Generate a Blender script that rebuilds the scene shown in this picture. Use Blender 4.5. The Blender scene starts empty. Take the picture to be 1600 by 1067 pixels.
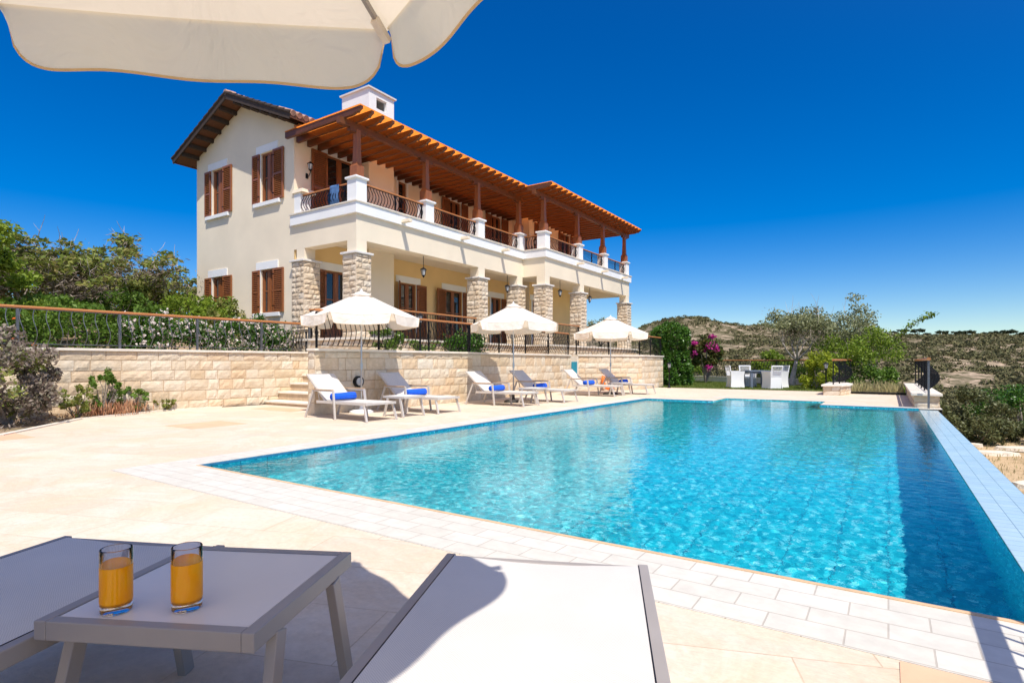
import bpy, math, random
import numpy as np
from mathutils import Vector, Matrix, noise
random.seed(7)
S = bpy.context.scene
COL = S.collection
R = math.radians

# ------------------------------------------------------------------ materials
def new_mat(name):
    m = bpy.data.materials.new(name); m.use_nodes = True
    nt = m.node_tree
    return m, nt, nt.nodes, nt.links, nt.nodes['Principled BSDF']

def ramp(nt, stops, interp='LINEAR'):
    r = nt.nodes.new('ShaderNodeValToRGB'); r.color_ramp.interpolation = interp
    e = r.color_ramp.elements
    while len(e) < len(stops): e.new(0.5)
    for k, (p, c) in enumerate(stops):
        e[k].position = p; e[k].color = (*c, 1)
    return r

def mixc(nt, a, b, fac, mode='MIX'):
    n = nt.nodes.new('ShaderNodeMix'); n.data_type = 'RGBA'; n.blend_type = mode
    for sock, v in ((n.inputs[6], a), (n.inputs[7], b), (n.inputs[0], fac)):
        if hasattr(v, 'links'): nt.links.new(v, sock)
        elif isinstance(v, (int, float)): sock.default_value = v
        else: sock.default_value = (*v, 1)
    return n.outputs[2]

def pos(nt, scale=(1, 1, 1), rot=(0, 0, 0), loc=(0, 0, 0), obj=False):
    if obj:
        g = nt.nodes.new('ShaderNodeTexCoord').outputs['Object']
    else:
        g = nt.nodes.new('ShaderNodeNewGeometry').outputs['Position']
    mp = nt.nodes.new('ShaderNodeMapping')
    mp.inputs['Scale'].default_value = scale; mp.inputs['Rotation'].default_value = rot; mp.inputs['Location'].default_value = loc
    nt.links.new(g, mp.inputs[0])
    return mp.outputs[0]

def noise_tex(nt, vec, scale, detail=4, rough=.55, dist=0):
    n = nt.nodes.new('ShaderNodeTexNoise'); n.inputs['Scale'].default_value = scale
    n.inputs['Detail'].default_value = detail; n.inputs['Roughness'].default_value = rough; n.inputs['Distortion'].default_value = dist
    nt.links.new(vec, n.inputs['Vector'])
    return n.outputs[0]

def bump(nt, height, bs, dist=.01, strength=1.0, prev=None):
    b = nt.nodes.new('ShaderNodeBump'); b.inputs['Distance'].default_value = dist; b.inputs['Strength'].default_value = strength
    nt.links.new(height, b.inputs['Height'])
    if prev is not None: nt.links.new(prev, b.inputs['Normal'])
    if bs is not None: nt.links.new(b.outputs[0], bs.inputs['Normal'])
    return b.outputs[0]

def simple(name, col, rough=.6, metal=0, var=.12, vscale=3, bscale=None, bdist=.002, obj=False, spec=None):
    m, nt, N, L, bs = new_mat(name)
    v = pos(nt, obj=obj)
    n = noise_tex(nt, v, vscale, 5)
    lo = tuple(c * (1 - var) for c in col); hi = tuple(min(1, c * (1 + var)) for c in col)
    r = ramp(nt, [(.3, lo), (.7, hi)]); L.new(n, r.inputs[0]); L.new(r.outputs[0], bs.inputs['Base Color'])
    bs.inputs['Roughness'].default_value = rough; bs.inputs['Metallic'].default_value = metal
    if spec is not None: bs.inputs['Specular IOR Level'].default_value = spec
    if bscale: bump(nt, noise_tex(nt, v, bscale, 4), bs, bdist)
    return m

def wood_mat(name, dark, light, rough=.45, scale=6, obj=False, axis=2):
    m, nt, N, L, bs = new_mat(name)
    sc = [scale * 4, scale * 4, scale * 4]; sc[axis] = scale * .35
    v = pos(nt, scale=tuple(sc), obj=obj)
    n = noise_tex(nt, v, 1.6, 6, .6, 1.2)
    n2 = noise_tex(nt, pos(nt, obj=obj), 1.7, 2)
    r = ramp(nt, [(.28, dark), (.72, light)]); L.new(n, r.inputs[0])
    c = mixc(nt, r.outputs[0], mixc(nt, dark, light, .25), n2)
    L.new(c, bs.inputs['Base Color']); bs.inputs['Roughness'].default_value = rough
    bump(nt, n, bs, .002)
    return m

def leaf_mat(name, cols, trans=.35, rough=.5, vary=.25):
    m, nt, N, L, bs = new_mat(name)
    g = nt.nodes.new('ShaderNodeNewGeometry')
    k = len(cols)
    r = ramp(nt, [(i / max(1, k - 1), c) for i, c in enumerate(cols)])
    n = noise_tex(nt, pos(nt), 1.6, 2)
    mm = nt.nodes.new('ShaderNodeMath'); mm.operation = 'MULTIPLY_ADD'; mm.inputs[1].default_value = .65
    a2 = nt.nodes.new('ShaderNodeMath'); a2.operation = 'MULTIPLY'; a2.inputs[1].default_value = .45
    L.new(n, a2.inputs[0]); L.new(g.outputs['Random Per Island'], mm.inputs[0]); L.new(a2.outputs[0], mm.inputs[2])
    L.new(mm.outputs[0], r.inputs[0]); L.new(r.outputs[0], bs.inputs['Base Color'])
    bs.inputs['Roughness'].default_value = rough; bs.inputs['Specular IOR Level'].default_value = .3
    t = N.new('ShaderNodeBsdfTranslucent'); L.new(r.outputs[0], t.inputs[0])
    mx = N.new('ShaderNodeMixShader'); mx.inputs[0].default_value = trans
    out = [q for q in N if q.type == 'OUTPUT_MATERIAL'][0]
    L.new(bs.outputs[0], mx.inputs[1]); L.new(t.outputs[0], mx.inputs[2]); L.new(mx.outputs[0], out.inputs[0])
    return m

def stone_mat(name, cols, bdist=.011, stain=True):
    m, nt, N, L, bs = new_mat(name)
    g = N.new('ShaderNodeNewGeometry')
    r = ramp(nt, [(i / (len(cols) - 1), c) for i, c in enumerate(cols)]); L.new(g.outputs['Random Per Island'], r.inputs[0])
    v = pos(nt)
    n1 = noise_tex(nt, v, 11, 6, .65); n2 = noise_tex(nt, v, 2.2, 3)
    c = mixc(nt, r.outputs[0], mixc(nt, r.outputs[0], (.62, .58, .52), 1.0, 'MULTIPLY'), n1)
    if stain:
        rr = ramp(nt, [(.45, (0, 0, 0)), (.75, (.5, .5, .5))]); L.new(n2, rr.inputs[0])
        c = mixc(nt, c, (.58, .42, .24), rr.outputs[0])
    L.new(c, bs.inputs['Base Color']); bs.inputs['Roughness'].default_value = .9; bs.inputs['Specular IOR Level'].default_value = .2
    vo = N.new('ShaderNodeTexVoronoi'); vo.inputs['Scale'].default_value = 22; L.new(v, vo.inputs['Vector'])
    b1 = bump(nt, n1, None, bdist, 1.0)
    bump(nt, vo.outputs['Distance'], bs, .004, .7, b1)
    return m

M = {}
M['plaster'] = simple('cream_plaster', (.83, .72, .545), .9, var=.055, vscale=.9, bscale=90, bdist=.0015)
M['plaster_bounce'] = simple('bounce_tinted_plaster', (.84, .60, .28), .9, var=.04, vscale=1.1, bscale=90, bdist=.0015)  # cream veranda plaster with warm bounce light mixed into its colour
M['white'] = simple('white_render', (.84, .84, .82), .8, var=.03, vscale=2, bscale=70, bdist=.001)
M['sillstone'] = simple('sill_stone', (.70, .67, .62), .8, var=.08, vscale=6, bscale=40)
M['wood'] = wood_mat('varnished_shutter_wood', (.16, .045, .014), (.44, .165, .055), .4, 5)
M['post_wood'] = wood_mat('pergola_wood_vertical', (.20, .06, .02), (.42, .15, .05), .45, 4)  # lighter wood of the pergola posts, grain running upright
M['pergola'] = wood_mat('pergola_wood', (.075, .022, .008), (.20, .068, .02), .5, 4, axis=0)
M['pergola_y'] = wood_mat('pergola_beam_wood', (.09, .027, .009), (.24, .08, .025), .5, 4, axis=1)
M['rail_wood'] = wood_mat('handrail_wood', (.36, .13, .04), (.62, .27, .09), .4, 4, axis=1)
M['arm_wood'] = wood_mat('armrest_wood', (.42, .25, .13), (.62, .42, .25), .5, 8, obj=True, axis=0)
M['darkwood'] = wood_mat('weathered_roof_wood', (.02, .013, .01), (.09, .055, .035), .8, 5)
M['soffit'] = wood_mat('soffit_boards', (.09, .03, .012), (.22, .085, .03), .6, 4)
M['iron'] = simple('black_wrought_iron', (.018, .018, .02), .4, .7, var=.3, vscale=30)
M['greyiron'] = simple('grey_painted_iron', (.15, .155, .165), .4, .5, var=.2, vscale=20)
M['glass_dark'] = simple('window_glass', (.012, .014, .016), .03, 0, var=.2, spec=.9)
M['dark'] = simple('dark_interior', (.02, .016, .014), .9)
M['stone'] = stone_mat('limestone_blocks', [(.78, .66, .49), (.86, .77, .62), (.74, .60, .42), (.88, .80, .66), (.86, .75, .58), (.82, .62, .41), (.84, .73, .56)])
M['stone_pillar'] = stone_mat('rough_pillar_stone', [(.78, .66, .51), (.86, .76, .62), (.74, .60, .44), (.84, .72, .57)], .018)
M['mortar'] = simple('mortar', (.50, .37, .24), .95, var=.15, vscale=9, bscale=40, bdist=.004)
M['mortar_dark'] = simple('pillar_joint_mortar', (.20, .16, .12), .95, var=.3, vscale=9, bscale=40, bdist=.004)
M['coping'] = simple('wall_coping_stone', (.74, .67, .56), .8, var=.10, vscale=4, bscale=30, bdist=.003)
M['tile'] = simple('terracotta_tile', (.44, .25, .17), .8, var=.35, vscale=7, bscale=30, bdist=.004)
M['bark'] = simple('grey_bark', (.25, .21, .17), .95, var=.35, vscale=9, bscale=25, bdist=.02)
M['bark_pale'] = simple('bleached_bark', (.42, .37, .32), .95, var=.3, vscale=9, bscale=25, bdist=.01)
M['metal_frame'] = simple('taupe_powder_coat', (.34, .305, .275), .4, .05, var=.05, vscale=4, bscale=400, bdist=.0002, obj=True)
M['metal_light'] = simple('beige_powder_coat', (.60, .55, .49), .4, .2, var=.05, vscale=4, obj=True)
M['towel'] = simple('blue_towelling', (.006, .10, .62), .95, var=.25, vscale=40, bscale=300, bdist=.004, obj=True)
M['chrome'] = simple('brushed_steel', (.55, .56, .58), .3, .9, var=.05)
M['alu'] = simple('umbrella_pole_aluminium', (.50, .52, .55), .35, .6, var=.05)
M['orange'] = simple('orange_lifebuoy', (.85, .18, .02), .4, var=.08)
M['bluepanel'] = simple('turquoise_panel', (.02, .28, .42), .35, var=.1)
M['concrete'] = simple('dark_umbrella_base', (.05, .045, .04), .8, var=.2)
M['whiteplastic'] = simple('white_plastic', (.82, .82, .80), .35, var=.02)
M['bluegrey'] = simple('slate_blue_table', (.12, .15, .20), .5, var=.1)
M['lampglass'] = simple('frosted_lamp_glass', (.5, .51, .50), .25, var=.04)

# amber pergola cover (thin translucent boards)
m, nt, N, L, bs = new_mat('amber_cover'); M['cover'] = m
n = noise_tex(nt, pos(nt, (2, 9, 1)), 3, 4)
r = ramp(nt, [(.3, (.96, .46, .14)), (.7, (1.0, .60, .24))]); L.new(n, r.inputs[0])
L.new(r.outputs[0], bs.inputs['Base Color']); bs.inputs['Roughness'].default_value = .5
t = N.new('ShaderNodeBsdfTranslucent'); L.new(r.outputs[0], t.inputs[0])
mx = N.new('ShaderNodeMixShader'); mx.inputs[0].default_value = .86
out = [q for q in N if q.type == 'OUTPUT_MATERIAL'][0]
L.new(bs.outputs[0], mx.inputs[1]); L.new(t.outputs[0], mx.inputs[2]); L.new(mx.outputs[0], out.inputs[0])

# umbrella canvas
def canvas(name, col, trans, tcol=None):
    m, nt, N, L, bs = new_mat(name)
    v = pos(nt, obj=True)
    n = noise_tex(nt, v, 4, 4)
    r = ramp(nt, [(.3, tuple(c * .95 for c in col)), (.7, col)]); L.new(n, r.inputs[0])
    L.new(r.outputs[0], bs.inputs['Base Color']); bs.inputs['Roughness'].default_value = .85; bs.inputs['Specular IOR Level'].default_value = .15
    b1 = bump(nt, noise_tex(nt, v, 3.2, 3, .5, 2.2), None, .05, .8)
    wv = noise_tex(nt, v, 600, 1); bump(nt, wv, bs, .0006, .5, b1)
    t = N.new('ShaderNodeBsdfTranslucent')
    if tcol: t.inputs[0].default_value = (*tcol, 1)
    else: L.new(r.outputs[0], t.inputs[0])
    mx = N.new('ShaderNodeMixShader'); mx.inputs[0].default_value = trans
    out = [q for q in N if q.type == 'OUTPUT_MATERIAL'][0]
    L.new(bs.outputs[0], mx.inputs[1]); L.new(t.outputs[0], mx.inputs[2]); L.new(mx.outputs[0], out.inputs[0])
    return m
M['canvas'] = canvas('umbrella_canvas', (.94, .92, .87), .43, (1.0, .82, .56))
M['trim'] = canvas('umbrella_trim', (.78, .58, .33), .3)

# sling mesh fabric
def sling(name, col):
    m, nt, N, L, bs = new_mat(name)
    v = pos(nt, obj=True)
    ch = N.new('ShaderNodeTexChecker'); ch.inputs['Scale'].default_value = 260; L.new(v, ch.inputs['Vector'])
    ch.inputs['Color1'].default_value = (*col, 1); ch.inputs['Color2'].default_value = (*[c * .62 for c in col], 1)
    L.new(mixc(nt, ch.outputs[0], col, noise_tex(nt, v, 3, 3)), bs.inputs['Base Color'])
    bs.inputs['Roughness'].default_value = .6
    bump(nt, ch.outputs[1], bs, .0006, .4)
    return m
M['sling'] = sling('sling_mesh', (.68, .645, .59))
M['tabletop'] = simple('table_top_laminate', (.76, .70, .63), .25, var=.03, vscale=2, obj=True)

# deck flagstones
def deck_mat():
    m, nt, N, L, bs = new_mat('cream_flagstones')
    v = pos(nt, rot=(0, 0, R(-20)))
    br = N.new('ShaderNodeTexBrick'); L.new(v, br.inputs['Vector'])
    br.inputs['Scale'].default_value = 1; br.inputs['Brick Width'].default_value = .82; br.inputs['Row Height'].default_value = .46
    br.inputs['Mortar Size'].default_value = .0035; br.inputs['Mortar Smooth'].default_value = .4; br.offset = .37
    br.inputs['Color1'].default_value = (.68, .575, .465, 1); br.inputs['Color2'].default_value = (.76, .67, .555, 1)
    br.inputs['Mortar'].default_value = (.52, .42, .31, 1); br.inputs['Bias'].default_value = -.1
    n1 = noise_tex(nt, pos(nt, (1.3, 1.3, 1)), 1.5, 5, .6, .6); n2 = noise_tex(nt, pos(nt), 30, 6, .7)
    rr = ramp(nt, [(.34, (0, 0, 0)), (.70, (.8, .8, .8))]); L.new(n1, rr.inputs[0])
    c = mixc(nt, br.outputs[0], (.74, .58, .41), rr.outputs[0])
    r2 = ramp(nt, [(.3, (.84, .84, .84)), (.7, (1, 1, 1))]); L.new(n2, r2.inputs[0])
    c = mixc(nt, c, r2.outputs[0], 1.0, 'MULTIPLY')
    n3 = noise_tex(nt, pos(nt, loc=(3, 1, 0)), .9, 6, .7, 1.5); r3 = ramp(nt, [(.42, (1, 1, 1)), (.50, (.93, .90, .86)), (.56, (1, 1, 1))]); L.new(n3, r3.inputs[0])
    c = mixc(nt, c, r3.outputs[0], .8, 'MULTIPLY')
    L.new(c, bs.inputs['Base Color']); bs.inputs['Roughness'].default_value = .75; bs.inputs['Specular IOR Level'].default_value = .25
    b1 = bump(nt, noise_tex(nt, pos(nt, (1, 3, 1)), 14, 6, .6, .8), None, .006, .6)
    inv = N.new('ShaderNodeMath'); inv.operation = 'SUBTRACT'; inv.inputs[0].default_value = 1; L.new(br.outputs[1], inv.inputs[1])
    bump(nt, inv.outputs[0], bs, .003, .5, b1)
    return m
M['deck'] = deck_mat()

def brick_mat(name, bw, rh, c1, c2, cm, ms=.004, rot=0, rough=.6, off=.5, loc=(0, 0, 0), bd=.003, plane=None, nscale=9, smooth=.2):
    m, nt, N, L, bs = new_mat(name)
    v = pos(nt, rot=(0, 0, rot), loc=loc)
    if plane:   # vertical faces: (x+y, z)
        sx = N.new('ShaderNodeSeparateXYZ'); L.new(v, sx.inputs[0])
        ad = N.new('ShaderNodeMath'); L.new(sx.outputs[0], ad.inputs[0]); L.new(sx.outputs[1], ad.inputs[1])
        cb = N.new('ShaderNodeCombineXYZ'); L.new(ad.outputs[0], cb.inputs[0]); L.new(sx.outputs[2], cb.inputs[1]); v = cb.outputs[0]
    br = N.new('ShaderNodeTexBrick'); L.new(v, br.inputs['Vector'])
    br.inputs['Scale'].default_value = 1; br.inputs['Brick Width'].default_value = bw; br.inputs['Row Height'].default_value = rh
    br.inputs['Mortar Size'].default_value = ms; br.inputs['Mortar Smooth'].default_value = smooth; br.offset = off
    br.inputs['Color1'].default_value = (*c1, 1); br.inputs['Color2'].default_value = (*c2, 1); br.inputs['Mortar'].default_value = (*cm, 1)
    n = noise_tex(nt, pos(nt), nscale, 5, .65)
    r2 = ramp(nt, [(.3, (.84, .84, .84)), (.7, (1, 1, 1))]); L.new(n, r2.inputs[0])
    L.new(mixc(nt, br.outputs[0], r2.outputs[0], 1.0, 'MULTIPLY'), bs.inputs['Base Color']); bs.inputs['Roughness'].default_value = rough
    inv = N.new('ShaderNodeMath'); inv.operation = 'SUBTRACT'; inv.inputs[0].default_value = 1; L.new(br.outputs[1], inv.inputs[1])
    bump(nt, inv.outputs[0], bs, bd, .8)
    return m
M['copetile'] = brick_mat('pool_coping_tile', .292, .157, (.645, .61, .525), (.70, .665, .585), (.50, .45, .375), .0035, bd=.002, loc=(0, -.028, 0))
M['copetile_y'] = brick_mat('pool_coping_tile_side', .292, .165, (.65, .61, .53), (.70, .665, .585), (.54, .49, .415), .0035, rot=R(90))
M['infinity'] = brick_mat('infinity_edge_tile', .118, .118, (.44, .59, .65), (.49, .63, .68), (.24, .34, .38), .003, rough=.2, bd=.001, off=0.0, loc=(-.015, 0, 0), nscale=3)
M['square'] = simple('terracotta_pink_slab', (.70, .43, .27), .75, var=.10, vscale=3, bscale=12, bdist=.004)
M['nosing'] = simple('coping_nosing', (.62, .42, .24), .6, var=.12, vscale=8)
M['bluenosing'] = simple('blue_edge_tile', (.03, .19, .33), .2, var=.25, vscale=12)

def pool_mat():
    m, nt, N, L, bs = new_mat('pool_mosaic')
    g = N.new('ShaderNodeNewGeometry')
    v = pos(nt)
    # mixed blue mosaic, caustic sparkle painted into palest cells, on sheets with darker joints
    vo = N.new('ShaderNodeTexVoronoi'); vo.inputs['Scale'].default_value = 30; vo.inputs['Randomness'].default_value = .55; L.new(v, vo.inputs['Vector'])
    sp = N.new('ShaderNodeSeparateColor'); L.new(vo.outputs['Color'], sp.inputs[0])
    r = ramp(nt, [(0, (.0, .34, .44)), (.40, (.005, .50, .58)), (.74, (.02, .62, .69)), (.88, (.10, .76, .80)), (1, (.34, .88, .90))]); L.new(sp.outputs[0], r.inputs[0])
    # joint grid: distance to multiples of .33 in each axis
    c = r.outputs[0]
    sx = N.new('ShaderNodeSeparateXYZ'); L.new(v, sx.inputs[0])
    outs = []
    for k in range(3):
        a = N.new('ShaderNodeMath'); a.operation = 'PINGPONG'; a.inputs[1].default_value = .165; L.new(sx.outputs[k], a.inputs[0])
        b = N.new('ShaderNodeMath'); b.operation = 'LESS_THAN'; b.inputs[1].default_value = .0045 if k != 2 else .0; L.new(a.outputs[0], b.inputs[0])
        outs.append(b.outputs[0])
    # only lines perpendicular to the surface plane count: mask by normal
    sn = N.new('ShaderNodeSeparateXYZ'); L.new(g.outputs['True Normal'], sn.inputs[0])
    tot = None
    for k in range(2):
        ab = N.new('ShaderNodeMath'); ab.operation = 'ABSOLUTE'; L.new(sn.outputs[k], ab.inputs[0])
        iv = N.new('ShaderNodeMath'); iv.operation = 'SUBTRACT'; iv.inputs[0].default_value = 1; L.new(ab.outputs[0], iv.inputs[1])
        mu = N.new('ShaderNodeMath'); mu.operation = 'MULTIPLY'; L.new(outs[k], mu.inputs[0]); L.new(iv.outputs[0], mu.inputs[1])
        if tot is None: tot = mu.outputs[0]
        else:
            ad = N.new('ShaderNodeMath'); ad.operation = 'MAXIMUM'; L.new(tot, ad.inputs[0]); L.new(mu.outputs[0], ad.inputs[1]); tot = ad.outputs[0]
    L.new(mixc(nt, c, (.015, .17, .25), tot), bs.inputs['Base Color'])
    bs.inputs['Roughness'].default_value = .5
    return m
M['pool'] = pool_mat()

def water_mat():
    m, nt, N, L, bs = new_mat('pool_water'); N.remove(bs)
    out = [q for q in N if q.type == 'OUTPUT_MATERIAL'][0]
    gl = N.new('ShaderNodeBsdfGlass'); gl.inputs['IOR'].default_value = 1.333; gl.inputs['Roughness'].default_value = 0
    gl.inputs['Color'].default_value = (.93, .99, 1, 1)
    n1 = noise_tex(nt, pos(nt, (1, 1, 1)), 15, 3, .55, .4); n2 = noise_tex(nt, pos(nt, (1, 1, 1), rot=(0, 0, .6)), 2.6, 2, .5, .3)
    b = bump(nt, n2, None, .004, 1.0); b2 = bump(nt, n1, None, .0018, 1.0, b)
    L.new(b2, gl.inputs['Normal']); L.new(gl.outputs[0], out.inputs[0])
    return m
M['water'] = water_mat()

def ground_mat(name, c_soil, c_soil2, c_green, thr=(.45, .6), sc=.12, sc2=2.0):
    m, nt, N, L, bs = new_mat(name)
    v = pos(nt)
    n1 = noise_tex(nt, v, sc, 8, .68, .5); n2 = noise_tex(nt, v, sc2, 6, .7)
    r = ramp(nt, [(.3, c_soil), (.7, c_soil2)]); L.new(n2, r.inputs[0])
    rm = ramp(nt, [(thr[0], (0, 0, 0)), (thr[1], (1, 1, 1))]); L.new(n1, rm.inputs[0])
    L.new(mixc(nt, r.outputs[0], c_green, rm.outputs[0]), bs.inputs['Base Color']); bs.inputs['Roughness'].default_value = .95
    bs.inputs['Specular IOR Level'].default_value = .1
    bump(nt, n2, bs, .03, 1)
    return m
M['hill'] = ground_mat('scrubby_hillside', (.30, .215, .145), (.58, .45, .33), (.10, .09, .045), (.36, .54), .25, .6)
M['dryground'] = ground_mat('dry_grass_ground', (.42, .29, .16), (.62, .46, .28), (.22, .16, .07), (.5, .7), .8, 18)
M['soil'] = ground_mat('garden_soil', (.30, .21, .14), (.46, .34, .23), (.16, .14, .07), (.45, .65), .7, 9)
M['lawn'] = simple('lawn_turf', (.115, .155, .035), .95, var=.35, vscale=1.3, bscale=160, bdist=.02)
M['grass'] = leaf_mat('grass_blades', [(.07, .11, .015), (.14, .19, .03), (.24, .26, .06)], .3)
M['drygrass'] = leaf_mat('dry_grass_blades', [(.32, .26, .11), (.50, .42, .20), (.36, .36, .14)], .3)
M['leaf_hedge'] = leaf_mat('glossy_hedge_leaves', [(.02, .055, .008), (.05, .13, .015), (.11, .24, .03)], .25, .35)
M['leaf_fig'] = leaf_mat('fig_leaves', [(.08, .10, .02), (.16, .21, .035), (.28, .32, .07), (.36, .26, .10)], .35)
M['leaf_twiggrey'] = leaf_mat('dry_grey_twig_leaves', [(.16, .12, .09), (.28, .22, .17), (.36, .30, .24)], .15, .8)
M['leaf_bright'] = leaf_mat('bright_shrub_leaves', [(.08, .14, .012), (.18, .28, .025), (.34, .42, .05)], .4)
M['leaf_purple'] = leaf_mat('purple_grey_leaves', [(.10, .08, .06), (.20, .155, .12), (.32, .26, .21), (.14, .18, .06)], .2)
M['leaf_olive'] = leaf_mat('olive_leaves', [(.12, .14, .05), (.23, .25, .11), (.38, .39, .22)], .25)
M['leaf_boug'] = leaf_mat('bougainvillea_leaves', [(.03, .06, .01), (.08, .12, .02), (.22, .12, .05)], .3)
M['petal_magenta'] = leaf_mat('magenta_bracts', [(.45, .02, .22), (.65, .06, .36)], .4)
M['petal_white'] = leaf_mat('white_petals', [(.80, .60, .55), (.92, .88, .82)], .3)
M['petal_orange'] = leaf_mat('orange_petals', [(.80, .14, .03), (.80, .25, .05)], .3)
M['leaf_green'] = leaf_mat('garden_green_leaves', [(.04, .09, .01), (.10, .19, .02), (.20, .31, .05)], .35)
M['leaf_scrub'] = leaf_mat('hill_scrub_leaves', [(.05, .052, .022), (.10, .10, .04), (.17, .16, .07), (.15, .11, .055)], .1, .9)
M['leaf_slope'] = leaf_mat('slope_bush_leaves', [(.04, .05, .015), (.10, .115, .04), (.20, .21, .09)], .2)
M['leaf_yellow'] = leaf_mat('yellow_green_leaves', [(.10, .15, .01), (.28, .34, .02), (.46, .50, .05)], .4)
M['leaf_pine'] = leaf_mat('dark_pine_needles', [(.015, .025, .01), (.035, .05, .018), (.06, .08, .03)], .1, .8)
M['rock'] = simple('pale_flat_rock', (.66, .58, .46), .95, var=.2, vscale=5, bscale=12, bdist=.02)
M['jamb'] = M['white']

def glass_mat():
    m, nt, N, L, bs = new_mat('clear_drinking_glass')
    bs.inputs['Transmission Weight'].default_value = 1; bs.inputs['Roughness'].default_value = 0.01; bs.inputs['IOR'].default_value = 1.32
    bs.inputs['Base Color'].default_value = (.98, .99, 1, 1)
    return m
M['clear'] = glass_mat()
m, nt, N, L, bs = new_mat('orange_juice'); M['juice'] = m
n = noise_tex(nt, pos(nt, (8, 8, 5)), 2, 4); r = ramp(nt, [(.3, (1.0, .33, .0)), (.7, (1.0, .42, .004))]); L.new(n, r.inputs[0]); L.new(r.outputs[0], bs.inputs['Base Color'])
bs.inputs['Roughness'].default_value = .45; bs.inputs['Coat Weight'].default_value = .5; bs.inputs['Specular IOR Level'].default_value = .1; bs.inputs['Coat Roughness'].default_value = .01

# ------------------------------------------------------------------ object helpers
def tag(o, label=None, cat=None, group=None, kind=None):
    if label: o['label'] = label
    if cat: o['category'] = cat
    if group: o['group'] = group
    if kind: o['kind'] = kind
    return o

def empty(name, loc, label=None, cat=None, group=None, rz=0):
    o = bpy.data.objects.new(name, None); COL.objects.link(o)
    o.location = loc; o.rotation_euler = (0, 0, rz); o.empty_display_size = .2
    tag(o, label, cat, group)
    return o

def root_loc(p):
    v = Vector((0, 0, 0))
    while p is not None:
        v += p.location; p = p.parent
    return v

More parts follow.
